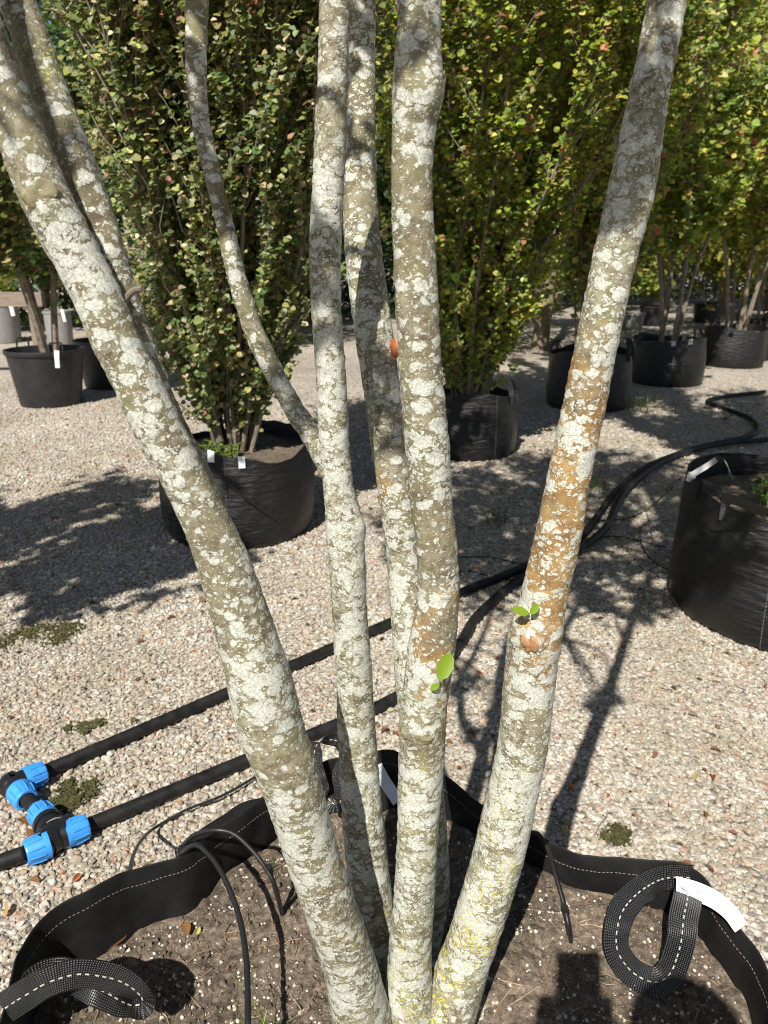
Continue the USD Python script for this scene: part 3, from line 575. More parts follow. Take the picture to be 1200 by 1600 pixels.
GREENS = [(0.13, 0.17, 0.06), (0.18, 0.21, 0.07), (0.095, 0.14, 0.06), (0.27, 0.27, 0.10), (0.43, 0.38, 0.24), (0.26, 0.13, 0.09)]
YELLOWS = [(0.24, 0.29, 0.052), (0.33, 0.35, 0.075), (0.18, 0.235, 0.05), (0.42, 0.38, 0.11), (0.36, 0.18, 0.11), (0.12, 0.175, 0.046)]

def shrub(name, label, catg, base, H, R, stems, twigs, lpt, leaf, pal, wts_, seed, z_low, group=None, vase=0.5, single=0, shape="round", lean=(0, 0), stem_r=0.014, spread=0.55, sunward=1.7, twig_len=(0.25, 0.75), m_twig=None, extra_low=0.0):
    """potted multi-stem shrub: stems fan up from the base, twigs leave them, leaves sit along the twigs."""
    r = np.random.default_rng(seed); t = thing(name, label, catg, base, group)
    base = np.asarray(base, float); sp, tw, LP, LH = [], [], [], []
    for k in range(stems):
        a = k * 2.399 + r.uniform(-.3, .3); rad = R * math.sqrt((k + 0.5) / stems) * r.uniform(.75, 1.0); hh = H * r.uniform(.82, 1.05) * (1 - 0.18 * (rad / R) ** 2)
        b0 = base + np.array([math.cos(a), math.sin(a), 0]) * r.uniform(.02, .09) * (R / 0.9)
        e = base + np.array([math.cos(a) * rad, math.sin(a) * rad, hh])
        m1 = base + np.array([math.cos(a) * rad * vase * .45, math.sin(a) * rad * vase * .45, hh * .28]) + r.normal(0, .02, 3)
        m2 = base + np.array([math.cos(a) * rad * (vase * .45 + .35), math.sin(a) * rad * (vase * .45 + .35), hh * .62]) + r.normal(0, .04, 3)
        ln = np.array([lean[0], lean[1], 0]); p = spline([b0 - UP * .04, m1 + ln * .08, m2 + ln * .6, e + ln], 16); sp.append(tube(p, np.linspace(stem_r * r.uniform(.7, 1.25), .003, 16), 6))
        for _ in range(twigs):
            u = r.uniform(0, 1) ** 0.8; z0 = z_low + (hh + base[2] - z_low) * u
            q_ = np.clip((z0 - base[2]) / hh, 0.02, .98); idx = q_ * 15; i0 = int(idx); st = p[i0] + (p[min(i0 + 1, 15)] - p[i0]) * (idx - i0)
            oa = r.uniform(0, 2 * np.pi); out = np.array([math.cos(oa), math.sin(oa), 0]); rd = (st - base) * [1, 1, 0]
            if np.linalg.norm(rd) > .05: out = unit(out + unit(rd) * .7)
            L = r.uniform(*twig_len); d = unit(out * r.uniform(.5, 1.1) * spread * 2 + UP * r.uniform(.8, 2.0) + r.normal(0, .15, 3))
            e2 = st + d * L; e2[2] -= extra_low * L
            tp = np.array([st, st + d * L * .5 + r.normal(0, .02, 3), e2]); tw.append(tube(tp, np.array([.0045, .003, .0014]) * (R / .9) ** .3, 4, cap=False))
            n = max(3, int(lpt * r.uniform(.6, 1.4) * L / .45)); s_ = r.uniform(.1, 1.05, n)
            lp = st + (e2 - st) * s_[:, None] + r.normal(0, .028, (n, 3)) * (leaf / .042)
            LP.append(lp); LH.append(np.tile(d, (n, 1)))
    LP, LH = np.vstack(LP), np.vstack(LH); n = len(LP)
    k = LP[:, 2] > z_low - 0.25; LP, LH = LP[k], LH[k]; n = len(LP)
    nn, hd = leaf_dirs(r, n, sunward); hd = unit(hd + .5 * LH); sz = leaf * np.exp(r.normal(0, .22, n)); col = palette(r, n, pal, wts_)
    obj("stem_cluster" if stems > 24 else "stem", sp[0], m_twig or M_TWIG, t)
    for s_ in sp[1:]: obj("stem", s_, m_twig or M_TWIG, t)
    obj("twigs", cat(tw), m_twig or M_TWIG, t, smooth=True, kind="stuff")
    keep = np.ones(n, bool)
    if single:
        dep = LP @ np.array([0, math.cos(PITCH), -math.sin(PITCH)]); order = np.argsort(dep - 6 * sz)[:single]; keep[order] = False
        for o in order:
            v, f, c = leaf_batch(LP[o:o + 1], nn[o:o + 1], hd[o:o + 1], sz[o:o + 1], col[o:o + 1], shape); obj("leaf", (v, f), M_LEAF, t, smooth=True, color=c)
    v, f, c = leaf_batch(LP[keep], nn[keep], hd[keep], sz[keep], col[keep], shape); obj("foliage", (v, f), M_LEAF, t, smooth=False, color=c, kind="stuff")
    return t

# ------------------------------------------------------------------ background planter bags and tubs
def soft_bag(label, c, r, h, seed, group=None, tags=True, seam=(), handles=((0.5, 1), (2.6, 1)), droop=0.05, lining=False, squash=1.0):
    rg_ = np.random.default_rng(seed); t = thing("planter_bag", label, "planter bag", (c[0], c[1], 0), group)
    n = 120; a = np.arange(n) * 2 * np.pi / n; cs = np.stack([np.cos(a), np.sin(a)], 1)
    def nz(f, z, s): return meshkit.fbm(np.stack([cs[:, 0] * f, cs[:, 1] * f, np.full(n, z)], 1), 3, s) - .5
    sag = droop * (np.cos(2 * a + rg_.uniform(0, 6)) * .6 + 1.4 * nz(1.6, 0, seed))
    rings = []
    for z, k in ((0.0, .93), (.015, .97), (.06, 1.0), (.2, 1.035), (.4, 1.045), (.6, 1.035), (.8, 1.015), (.93, 1.0), (1.0, .995), (1.0, .985), (.93, .98), (.80, .975)):
        zz = z * h + (sag * z * z) ; rad = r * k * (1 + .05 * nz(2.2, z * 2, seed + 1) + .035 * nz(6, z * 9, seed + 2) * (z > .02))
        rings.append(np.stack([c[0] + cs[:, 0] * rad, c[1] + cs[:, 1] * rad * squash, zz + .0 * rad], 1))
    PVb = np.stack(rings, 1); Kb = PVb.shape[1]
    obj("bag_wall", (PVb.reshape(-1, 3), loop_faces(n, Kb)), M_FABRIC, t, smooth=70)
    sr = np.linspace(0, 1, 14); top = PVb[:, -2]
    gv = np.stack([np.stack([c[0] + (top[:, 0] - c[0]) * s, c[1] + (top[:, 1] - c[1]) * s, .82 * h + .02 * s + .03 * (1 - s) + .03 * (meshkit.fbm(np.stack([top[:, 0] * s * 9, top[:, 1] * s * 9, 0 * a + seed], 1), 3, 1) - .5)], 1) for s in sr], 1)
    obj("soil", (gv.reshape(-1, 3), loop_faces(n, 14)), M_SOIL, t, smooth=True, kind="stuff")
    for sa in seam:
        k = int(sa / (2 * np.pi) * n) % n; p = spline(PVb[k, 1:9], 40); nr = np.tile(np.r_[cs[k], 0], (40, 1)); obj("seam_stitching", stitches(p + nr * .003, nr, 0, .016, .010, .0016, .002), M_SEAM, t, smooth=False, kind="stuff")
    for ha, up_ in handles:
        k = int(ha / (2 * np.pi) * n) % n; k2 = (k + max(5, int(.2 / r / (2 * np.pi) * n))) % n
        A, B = PVb[k, 8], PVb[k2, 8]; m = (A + B) / 2; o = np.r_[cs[k], 0] * -.03
        pts = [A - UP * .06, A + UP * .03, m + (A - m) * .55 + UP * .12 * up_ + o, m + UP * .15 * up_ + o * 1.6, m + (B - m) * .55 + UP * .12 * up_ + o, B + UP * .03, B - UP * .06]
        v, f, uv = ribbon(spline(pts, 30), np.tile(np.r_[cs[k], 0.25], (30, 1)), .04, .003); obj("handle", (v, f), M_WEB, t, smooth=True, uv=uv)
    return t, PVb
GB = "black planter bags and tubs standing in rows in the yard"
b1c = (-0.87, 4.38)
b1, R1 = soft_bag("black fabric planter bag with white tags under the green round-leaved shrub", b1c, .43, .55, 5, GB, seam=(4.78, 4.3), handles=((.2, .55), (3.6, .5)), droop=.07)
def tag_on(bagt, PVb, ang, w, l, name="white_tag", m=M_PAPER, drop=.05):
    n = len(PVb); k = int(ang / (2 * np.pi) * n) % n; p = PVb[k, 8]; q_ = PVb[(k + 1) % n, 8] - PVb[k - 1, 8]; out = unit(np.r_[p[:2] - PVb[:, 8, :2].mean(0), 0])
    pts = spline([p - out * .03 - UP * .03, p + UP * .008, p + out * .012 - UP * drop * .5, p + out * .018 - UP * drop], 12)
    v, f, uv = ribbon(pts, np.tile(unit(q_), (12, 1)), w, .0012); return obj(name, (v, f), m, bagt, smooth=True)
tag_on(b1, R1, 4.62, .035, .04); tag_on(b1, R1, 4.98, .035, .05)
# thin cord across its front
pc = spline([R1[int(4.55 / 6.283 * 120), 7] + np.array([0, -.012, 0]), R1[int(5.0 / 6.283 * 120), 5] + np.array([.01, -.02, 0]), R1[int(5.5 / 6.283 * 120), 3] + np.array([.02, -.015, 0])], 20)
obj("tie_cord", tube(pc, .004, 6), M_DRIP, b1)
b2c = (0.70, 6.28)
b2, R2 = soft_bag("black fabric planter bag under the yellow-green shrub, between the central stems", b2c, .385, .50, 6, GB, seam=(5.2, 4.0), handles=((5.7, .9), (2.4, .8)), droop=.05)
b3c = (2.22, 8.35)
b3, R3 = soft_bag("black planter bag half hidden behind the right-hand orange-barked stem", b3c, .43, .60, 7, GB, handles=((5.6, 1.2), (2.4, .8)))
b4c = (3.66, 10.0)
b4, R4 = soft_bag("black planter bag with ring handle and two pale tags on its rim", b4c, .43, .56, 8, GB, handles=((0.1, 1.0), (2.9, .3)))
tag_on(b4, R4, 4.5, .05, .03, m=M_GREYTAG); tag_on(b4, R4, 4.95, .05, .03, m=M_GREYTAG)
b5c = (5.22, 11.65)
b5, R5 = soft_bag("black planter bag under the three-stemmed tree in the right-hand row", b5c, .43, .56, 9, GB, handles=((1.8, 1.0), (3.6, .5)))
b6c = (6.05, 12.5)
b6, R6 = soft_bag("crumpled black planter bag at the right edge beyond the three-stemmed tree", b6c, .42, .62, 10, GB, handles=((2.2, 1.3), (4.1, 1.0)))
b7c = (1.87, 3.22)
b7, R7 = soft_bag("big black planter bag with vertical seam standing at the right edge", b7c, .515, .60, 12, GB, seam=(4.05,), handles=((3.2, .25),), droop=.05)
# its folded handle with the white tag
hp = [at_y(1075, 752, 3.22), at_y(1082, 742, 3.22), at_y(1106, 727, 3.2), at_y(1122, 716, 3.2)]
v, f, uv = ribbon(spline(hp, 16), np.tile(unit([.1, -.2, 1]), (16, 1)), np.r_[np.full(4, .045), np.full(8, .026), np.full(4, .03)], .002); obj("white_tag", (v, f), M_WHITEPL, b7, smooth=True)
v, f, uv = ribbon(spline([at_y(1120, 718, 3.2), at_y(1132, 722, 3.16), at_y(1142, 742, 3.12), at_y(1136, 756, 3.1)], 20), np.tile(unit([-.4, -.4, .5]), (20, 1)), .06, .003); obj("handle", (v, f), M_WEB, b7, smooth=True, uv=uv)
# second handle lying on the rim, right of the seam
v, f, uv = ribbon(spline([at_y(1128, 778, 2.86), at_y(1150, 782, 2.82), at_y(1185, 796, 2.78), at_y(1215, 806, 2.76)], 20), np.tile(unit([.1, -.6, .5]), (20, 1)), .06, .003); obj("handle", (v, f), M_WEB, b7, smooth=True, uv=uv)

def tub(label, c, r, h, m, group=None, handles=(), name="plant_tub", taper=.84, white=False):
    t = thing(name, label, "plant pot", (c[0], c[1], 0), group)
    C = np.r_[c, 0]
    pr = [(0, .0), (r * taper * .98, 0), (r * taper, .01), (r * (taper + .5 * (1 - taper)), h * .5), (r * .985, h - .05), (r * 1.03, h - .045), (r * 1.04, h - .02), (r * 1.03, h), (r * .985, h), (r * .96, h - .03), (r * .93, h - .12)]
    v, f = revolve(pr, 64, C); obj("tub_body", (v, f), m, t, smooth=35)
    v, f = revolve([(.0, h - .085), (r * .5, h - .095), (r * .945, h - .105)], 40, C); obj("soil", (v, f), M_SOIL, t, smooth=True, kind="stuff")
    for a in handles:
        e = np.array([math.cos(a), math.sin(a), 0]); s = np.array([-e[1], e[0], 0]); b = C + e * r * 1.0
        p = np.array([b - s * .07 + UP * (h - .03), b - s * .07 + UP * (h + .075), b - s * .055 + UP * (h + .09), b + s * .055 + UP * (h + .09), b + s * .07 + UP * (h + .075), b + s * .07 + UP * (h - .03)])
        obj("handle", tube(p, .011, 8), m, t, smooth=50)
    return t
tb = tub("black plastic tub with loop handles under the two-trunk tree at left", (-3.70, 8.5), .40, .60, M_TUB, GB, handles=(2.55, 5.4), taper=.80)
hp = [np.array([-3.44, 8.19, .61]), np.array([-3.425, 8.14, .56]), np.array([-3.43, 8.135, .44])]
v, f, uv = ribbon(spline(hp, 10), np.tile([.8, .5, 0], (10, 1)), .045, .004); obj("white_tag", (v, f), M_PAPER, tb, smooth=True)
tub("black plastic tub in the shade behind the handled tub", (-3.42, 9.7), .40, .58, M_TUB, GB, handles=(2.0,), taper=.82)
GF = "small pots at the far side of the yard"
p1 = tub("pale grey pot with white handle and bushy plant at the left edge", (-7.3, 15.0), .36, .72, M_GREYPOT, GF, taper=.92)
obj("handle", tube(spline([[-7.0, 14.78, .72], [-6.93, 14.75, .66], [-6.9, 14.73, .5]], 12), .04, 8), M_WHITEPL, p1)
p2 = tub("pale grey pot seen between the two trunks at left", (-5.95, 14.4), .24, .62, M_GREYPOT, GF, taper=.92)
obj("handle", tube(spline([[-5.77, 14.2, .64], [-5.74, 14.16, .56], [-5.72, 14.15, .44]], 12), .03, 8), M_WHITEPL, p2)
tub("small black pot at the far side, behind the right-hand tree stems", (6.35, 18.6), .34, .46, M_TUB, GF)
tub("small black pot at the far side, right of the other small black pot", (8.0, 19.6), .34, .46, M_TUB, GF)
tub("small grey pot at the far side, beside the right-hand stem", (5.5, 17.6), .30, .36, M_GREYPOT, GF)

# ------------------------------------------------------------------ shrubs and potted trees
shrub("potted_shrub", "tall bushy shrub with small round dark green leaves, behind the two left stems", "shrub", (b1c[0], b1c[1], .46), 3.7, 1.12, 30, 70, 46, .029, GREENS, [4.5, 3.5, 3.5, 4, 2.2, .6], 101, 0.6, single=280, spread=.45, vase=.85, stem_r=.012)
shrub("potted_shrub", "tall shrub with yellow-green round leaves and reddish tips, right of the centre stems", "shrub", (b2c[0], b2c[1], .42), 4.2, 1.45, 30, 64, 38, .035, YELLOWS, [4, 3, 4, 1, .7, 2], 102, 0.5, lean=(.38, -.15), single=280, spread=.45, vase=.8, stem_r=.012)
shrub("potted_shrub", "shrub with yellowing leaves behind the right-hand orange-barked stem", "shrub", (b3c[0], b3c[1], .5), 4.8, 1.75, 20, 54, 19, .055, YELLOWS, [3, 2, 4, 1.2, .9, 3], 103, 1.0, spread=.5)
GT = "potted multi-stem trees in the right-hand row"
shrub("potted_tree", "multi-stem potted tree with high green crown, in the bag with ring handle", "tree", (b4c[0], b4c[1], .48), 4.4, 1.5, 7, 80, 19, .065, YELLOWS, [3, 1.5, 5, .8, .6, 3], 104, 1.5, group=GT, stem_r=.032, spread=.6)
shrub("potted_tree", "three-stemmed potted tree with yellowing crown near the right edge", "tree", (b5c[0], b5c[1], .48), 4.2, 1.6, 6, 90, 19, .07, YELLOWS, [3, 3, 3, 2, 1.0, 2], 105, 1.5, group=GT, stem_r=.03, spread=.6)
shrub("potted_tree", "potted tree with dense crown at the right edge in the crumpled bag", "tree", (b6c[0], b6c[1], .5), 4.4, 1.5, 5, 60, 17, .07, YELLOWS, [3, 2, 4, 1, .8, 3], 106, 1.4, group=GT, stem_r=.028, spread=.6)
shrub("potted_tree", "dark fine-leaved tree overhanging the top right corner", "tree", (b7c[0] + .22, b7c[1] + .10, .5), 5.4, 1.8, 9, 150, 26, .040, GREENS, [4, 5, 2, 1, .2, .1], 107, 2.6, lean=(.1, .55), stem_r=.022, vase=.1, shape="oval", spread=.5)
shrub("potted_tree", "two-trunk tree with ragged green crown in the handled tub at left", "tree", (-3.68, 8.55, .50), 3.2, 1.35, 3, 105, 22, .07, GREENS, [4, 4, 3, 2.5, .7, .8], 108, 1.3, stem_r=.045, spread=.75, extra_low=.25)
shrub("low_plant", "low bushy plant growing in the pale grey pot at left", "plant", (-7.3, 15.0, .62), .55, .42, 12, 8, 9, .07, YELLOWS, [4, 3, 3, 1, .1, 2], 109, .7, stem_r=.008, twig_len=(.1, .25))
shrub("low_plant", "bright green bush in the small black pots at far right", "plant", (6.3, 18.9, .42), 1.1, .8, 10, 10, 10, .11, YELLOWS, [4, 3, 4, .5, .1, 2], 110, .6, stem_r=.01, twig_len=(.2, .4))

# herbs in the near bags
def herbs(name, label, pts, leaf, seed, col=GREENS, n=7, hgt=.14, single=True):
    r = np.random.default_rng(seed); t = thing(name, label, "plant", pts[0]); lp, nn_, hd_, st = [], [], [], []
    for c in pts:
        c = np.asarray(c, float)
        for k in range(3):
            a = r.uniform(0, 6.28); e = c + np.array([math.cos(a) * .05, math.sin(a) * .05, hgt * r.uniform(.6, 1.1)]); st.append(tube(spline([c - UP * .02, (c + e) / 2 + r.normal(0, .01, 3), e], 6), .0022, 5))
            for q_ in range(n // 2):
                s = r.uniform(.4, 1.05); b = r.uniform(0, 6.28); o = np.array([math.cos(b), math.sin(b), .25]); lp.append(c + (e - c) * s + o * leaf * .55); hd_.append(o); nn_.append(unit(UP + r.normal(0, .3, 3)))
    lp, nn_, hd_ = map(np.array, (lp, nn_, hd_)); cl = palette(r, len(lp), col, [1] * len(col), .2); sz = leaf * np.exp(r.normal(0, .2, len(lp)))
    for s in st: obj("stem", s, M_GREENSTEM, t)
    for o in range(len(lp)):
        v, f, c = leaf_batch(lp[o:o + 1], nn_[o:o + 1], hd_[o:o + 1], sz[o:o + 1], cl[o:o + 1], "oval"); obj("leaf", (v, f), M_LEAF, t, smooth=True, color=c)
    return t
M_GREENSTEM = simple("green_stem", (0.09, 0.12, 0.03), .6)
rb = np.random.default_rng(3)
herbs("leafy_weed", "leafy light green weed growing in the big bag at the right edge", [np.array([1.62 + rb.uniform(-.05, .3), 3.1 + rb.uniform(-.15, .2), .52]) for _ in range(9)], .05, 71, [(0.10, .17, .03), (.07, .13, .025)], 8, .16)
herbs("leafy_weed", "small fresh green weeds at the foot of the dark green shrub", [np.array([b1c[0] - .03 + rb.uniform(-.13, .1), b1c[1] - .22 + rb.uniform(-.1, .08), .47]) for _ in range(12)], .03, 72, [(.09, .16, .025), (.12, .17, .03)], 8, .09)

# ------------------------------------------------------------------ main multi-stem tree
tree = thing("multi_stem_tree", "five-stemmed tree with grey lichen-spotted bark in the large black planter", "tree", (0.02, 0.9, SOILZ))
S = {
 "A": [(604, 1690, 130, .88), (569, 1600, 94, .87), (545, 1505, 82, .86), (511, 1400, 83, .85), (488, 1335, 84, .845), (456, 1225, 90, .84), (424, 1140, 96, .84), (404, 1060, 97, .84), (388, 1005, 92, .84), (358, 908, 84, .84), (327, 828, 76, .84), (288, 748, 70, .84), (248, 672, 75, .84), (215, 600, 73, .84), (180, 530, 73, .84), (156, 472, 73, .84), (120, 400, 73, .84), (102, 367, 75, .84), (68, 302, 75, .84), (40, 232, 74, .84), (-6, 105, 72, .84), (-40, 20, 72, .84)],
 "B": [(612, 1640, 66, .95), (606, 1540, 62, .96), (590, 1450, 60, .98), (575, 1366, 64, 1.0), (568, 1290, 66, 1.01), (564, 1233, 63, 1.02), (557, 1133, 60, 1.03), (554, 1060, 55, 1.03), (546, 950, 53, 1.03), (543, 885, 58, 1.03), (536, 815, 56, 1.03), (528, 755, 49, 1.03), (522, 690, 48, 1.03), (518, 600, 47, 1.03), (510, 483, 47, 1.03), (508, 400, 50, 1.03), (512, 300, 50, 1.03), (517, 200, 52, 1.03), (520, 100, 50, 1.03), (523, 0, 48, 1.03), (524, -80, 46, 1.03)],
 "C": [(640, 1700, 120, .88), (640, 1600, 90, .885), (640, 1506, 70, .90), (647, 1400, 64, .905), (653, 1290, 66, .91), (658, 1190, 71, .92), (662, 1108, 74, .92), (672, 1025, 76, .92), (685, 930, 64, .93), (682, 852, 64, .93), (674, 785, 66, .93), (668, 700, 68, .93), (656, 560, 67, .93), (648, 400, 67, .93), (643, 290, 65, .93), (646, 210, 68, .93), (651, 140, 76, .93), (654, 60, 68, .93), (655, 0, 69, .93), (654, -80, 68, .93)],
 "D": [(650, 1620, 60, 1.0), (658, 1500, 54, 1.01), (674, 1400, 54, 1.03), (675, 1330, 52, 1.04), (667, 1230, 52, 1.05), (650, 1108, 56, 1.08), (642, 1000, 56, 1.10), (634, 900, 54, 1.12), (622, 800, 54, 1.13), (609, 710, 56, 1.14), (600, 633, 59, 1.15), (590, 560, 60, 1.17), (582, 505, 60, 1.18), (568, 400, 60, 1.21), (563, 310, 54, 1.24), (564, 200, 46, 1.27), (565, 100, 42, 1.29), (566, 0, 42, 1.30), (566, -80, 40, 1.30)],
 "F": [(664, 1700, 125, .88), (693, 1600, 94, .89), (727, 1500, 80, .91), (757, 1410, 78, .925), (780, 1330, 78, .94), (804, 1225, 76, .95), (819, 1150, 76, .955), (830, 1040, 78, .96), (838, 982, 80, .96), (849, 940, 70, .96), (862, 880, 71, .96), (876, 817, 71, .96), (884, 770, 69, .96), (913, 630, 65, .97), (936, 520, 64, .97), (961, 400, 67, .98), (986, 300, 71, .98), (1004, 200, 67, .99), (1017, 130, 64, .99), (1043, 0, 63, 1.0), (1060, -80, 62, 1.0)],
 "A2": [(345, 830, 46, .87), (300, 728, 46, .87), (255, 632, 42, .88), (217, 525, 44, .88), (186, 442, 48, .88), (150, 330, 52, .885), (116, 245, 56, .89), (70, 125, 56, .90), (43, 45, 55, .91), (20, -20, 55, .92)],
 "B2": [(545, 800, 36, 1.05), (518, 730, 40, 1.05), (482, 672, 34, 1.05), (460, 640, 31, 1.06), (438, 601, 30, 1.06), (413, 552, 32, 1.06), (394, 510, 31, 1.07), (375, 450, 30, 1.07), (362, 400, 29, 1.07), (350, 345, 27, 1.08), (335, 285, 27, 1.08), (320, 220, 27, 1.09), (312, 178, 28, 1.09), (306, 100, 32, 1.09), (309, 0, 34, 1.10), (310, -60, 33, 1.10)],
}
# how the bark changes along each stem: (fraction of the path, lichen, orange, yellow)
BK = {
 "A": [(0, 1.05, .1, .25), (.12, 1.0, .1, .28), (.3, .95, .12, .25), (.5, .92, .2, .12), (.62, .9, .2, .1), (.85, .88, .1, .0), (1, .92, .1, .0)],
 "B": [(0, .9, .3, .25), (.2, 1.0, .1, .25), (.4, 1.0, .15, .15), (.6, 1.12, .3, .0), (.8, 1.2, .2, .0), (1, 1.05, .1, .1)],
 "C": [(0, 1.0, .15, .2), (.15, 1.1, .1, .36), (.3, 1.05, .15, .3), (.42, .95, .62, .2), (.52, .92, .55, .1), (.7, .9, .25, .1), (.9, .9, .2, .15), (1, .85, .2, .15)],
 "D": [(0, .8, .1, .2), (.4, 1.0, .35, .1), (.55, 1.02, .5, .0), (.7, .95, .3, .0), (.85, .7, .1, .1), (1, .7, .1, .0)],
 "F": [(0, .95, .1, .15), (.1, 1.0, .05, .38), (.16, 1.05, 0, .42), (.26, 1.1, .0, .3), (.36, 1.1, .05, .25), (.42, .95, .5, .05), (.5, .88, .64, .0), (.6, .78, .70, .0), (.70, .92, .58, .0), (.76, 1.0, .4, .0), (.82, 1.05, .25, .0), (1, 1.05, .15, .0)],
 "A2": [(0, .8, .2, .1), (.4, .72, .3, .0), (.7, .82, .1, .1), (.88, .9, .1, .4), (1, .9, .1, .2)],
 "B2": [(0, 1.1, .2, .1), (.3, .95, .3, .1), (.6, .9, .2, .2), (1, .85, .2, .2)],
}
STEM = {}
def stem_path(key, ext):
    q_ = []
    for px, py, w, Yv in S[key]:
        p = at_y(px, py, Yv); q_.append(np.r_[p, 0.5 * w / 1200.0 * depth_of(p)])
    q_ = np.array(q_)
    d = unit(q_[-1, :3] - q_[-3, :3]); rad = q_[-1, 3]; p = q_[-1, :3]
    for L, bend, sh in ext:
        d = unit(d + np.array(bend)); p = p + d * L; rad *= sh; q_ = np.vstack([q_, np.r_[p, rad]])
    return q_
EXT = {"A": [(.3, (.05, .02, .1), .95), (.4, (.05, .1, .1), .85), (.45, (.0, .12, .1), .7), (.5, (.05, .05, .1), .5)],
       "B": [(.3, (-.03, .03, 0), .95), (.4, (-.05, .08, 0), .85), (.5, (-.08, .05, 0), .65), (.5, (.0, .1, 0), .5)],
       "C": [(.3, (.02, -.02, 0), .95), (.4, (.05, -.05, 0), .85), (.5, (.08, .02, 0), .65), (.6, (.02, .02, .1), .5)],
       "D": [(.3, (0, .04, 0), .95), (.4, (.02, .12, 0), .85), (.5, (-.02, .12, 0), .65), (.5, (.0, .02, .1), .5)],
       "F": [(.3, (.0, .02, .1), .95), (.4, (.03, .05, .1), .85), (.5, (.05, .02, .1), .65), (.5, (.02, .02, .1), .5)],
       "A2": [(.3, (.02, .06, .1), .95), (.4, (-.03, .1, .1), .8), (.45, (-.02, .05, .1), .6), (.4, (0, 0, .1), .5)],
       "B2": [(.3, (-.06, .05, .1), .9), (.35, (-.05, .1, .1), .75), (.4, (-.05, .05, .1), .6)]}
BUMPS = [(at_y(832, 1000, .93), .030, .004), (at_y(655, 1140, .89), .026, .006), (at_y(66, 310, .80), .028, .006), (at_y(684, 135, .90), .026, .008), (at_y(503, 158, 1.0), .018, .005), (at_y(640, 955, 1.07), .02, .006),
         (at_y(565, 825, 1.02), .022, .007), (at_y(975, 215, .96), .022, .005), (at_y(60, 40, .97), .03, .005), (at_y(898, 715, .93), .018, .003)]
def bark_disp(seed):
    def fn(v, r, d):
        o = r * (0.10 * (meshkit.fbm(v * [7, 7, 4], 3, seed) - .5) * 2) + .0012 * (meshkit.fbm(v * [60, 60, 85], 3, seed + 3) - .5) * 2 + .0011 * (meshkit.fbm(v * [45, 45, 160], 2, seed + 7) - .5) * 2
        for c, w, a in BUMPS: o = o + a * np.exp(-np.sum((v - c) ** 2, -1) / w ** 2)
        return o
    return fn
for k, key in enumerate(("A", "B", "C", "D", "F", "A2", "B2")):
    q_ = stem_path(key, EXT[key])
    nvis = len(S[key]); n = int(np.linalg.norm(np.diff(q_[:, :3], axis=0), axis=1).sum() / .0042)
    pr = spline(q_, n); sides = 84 if key in "ABCDF" else 60
    STEM[key] = pr
    v, f = tube(pr[:, :3], pr[:, 3], sides, True, bark_disp(k * 17))
    L = np.r_[0, np.cumsum(np.linalg.norm(np.diff(q_[:, :3], axis=0), axis=1))]; fr = np.clip(np.linspace(0, L[-1], n) / L[nvis - 1], 0, 1)
    bk = np.array(BK[key]); col = np.stack([np.interp(fr, bk[:, 0], bk[:, c]) for c in (1, 2, 3)], 1)
    col[:, 0] *= .98
    col = np.vstack([np.repeat(col, sides, 0), col[:1], col[-1:]]); col[:, 0] += .42 * (meshkit.fbm(v * [9, 9, 5], 3, 40 + k) - .5)
    obj("stem" if len(key) == 1 else "branch", (v, f), M_BARK, tree, smooth=True, color=col)

# the low collar where the stems fuse
cp_ = at_y(640, 1625, .93); ic = trimesh.creation.icosphere(subdivisions=5); iv = np.array(ic.vertices)
cv = iv * np.array([.135, .085, .06]) * (1 + .35 * (meshkit.fbm(iv * 2.6 + 5, 3, 8)[:, None] - .5)) + np.array([cp_[0] + .005, .945, SOILZ - .012]); cv = cv + iv * (.004 * (meshkit.fbm(cv * 80, 3, 4) - .5))[:, None]
obj("root_collar", (cv, np.array(ic.faces)), M_BARK, tree, smooth=True, color=np.tile([.8, .25, .1], (len(cv), 1)))
# knots, pruning scar, stubs on the stems
def lump(c, ax, r, seed, flat=.5):
    m = trimesh.creation.icosphere(subdivisions=3); v = np.array(m.vertices)
    ax = unit(ax); a = unit(np.cross(ax, [0, 0, 1.0])); b = np.cross(a, ax)
    v = v * (1 + .6 * (meshkit.fbm(v * 2.2 + seed, 3, seed)[:, None] - .5))
    return c + r[0] * v[:, :1] * a + r[1] * v[:, 1:2] * b + r[0] * flat * v[:, 2:] * ax, np.array(m.faces)
def surface_point(key, px, py, depth=0.0):
    pr = STEM[key]; d = ray(px, py); o = np.array([0, 0, CAM_H]); du = unit(d)
    w = pr[:, :3] - o; s = w @ du; near = np.linalg.norm(w - s[:, None] * du, axis=1); i0 = np.argmin(near)
    back = math.sqrt(max(pr[i0, 3] ** 2 - near[i0] ** 2, 0)); p = o + du * (s[i0] - back + depth); nrm_ = unit(p - pr[i0, :3]); return p, nrm_
for key, px, py, r_, m, name in (("F", 836, 993, (.020, .023), M_KNOT, "pruning_scar"),):
    p, n_ = surface_point(key, px, py, .0032); obj(name, lump(p, n_, r_, 3, .52), m, tree, smooth=True)
for key, px, py, r_ in (("C", 655, 1142, (.026, .019)), ("A", 66, 308, (.022, .02)), ("C", 688, 140, (.012, .018)), ("B", 502, 152, (.010, .012)), ("D", 645, 955, (.012, .016)), ("F", 965, 222, (.012, .01)), ("F", 897, 716, (.014, .008))):
    p, n_ = surface_point(key, px, py, .004); kv, kf = lump(p, n_, (r_[0] * .9, r_[1] * .9), px, .45); kv = kv + n_ * (.006 * (meshkit.fbm(kv * 130, 3, px) - .5))[:, None]; obj("knot", (kv, kf), M_BARK, tree, smooth=True, color=np.tile([.35, .05, .26], (len(kv), 1)))
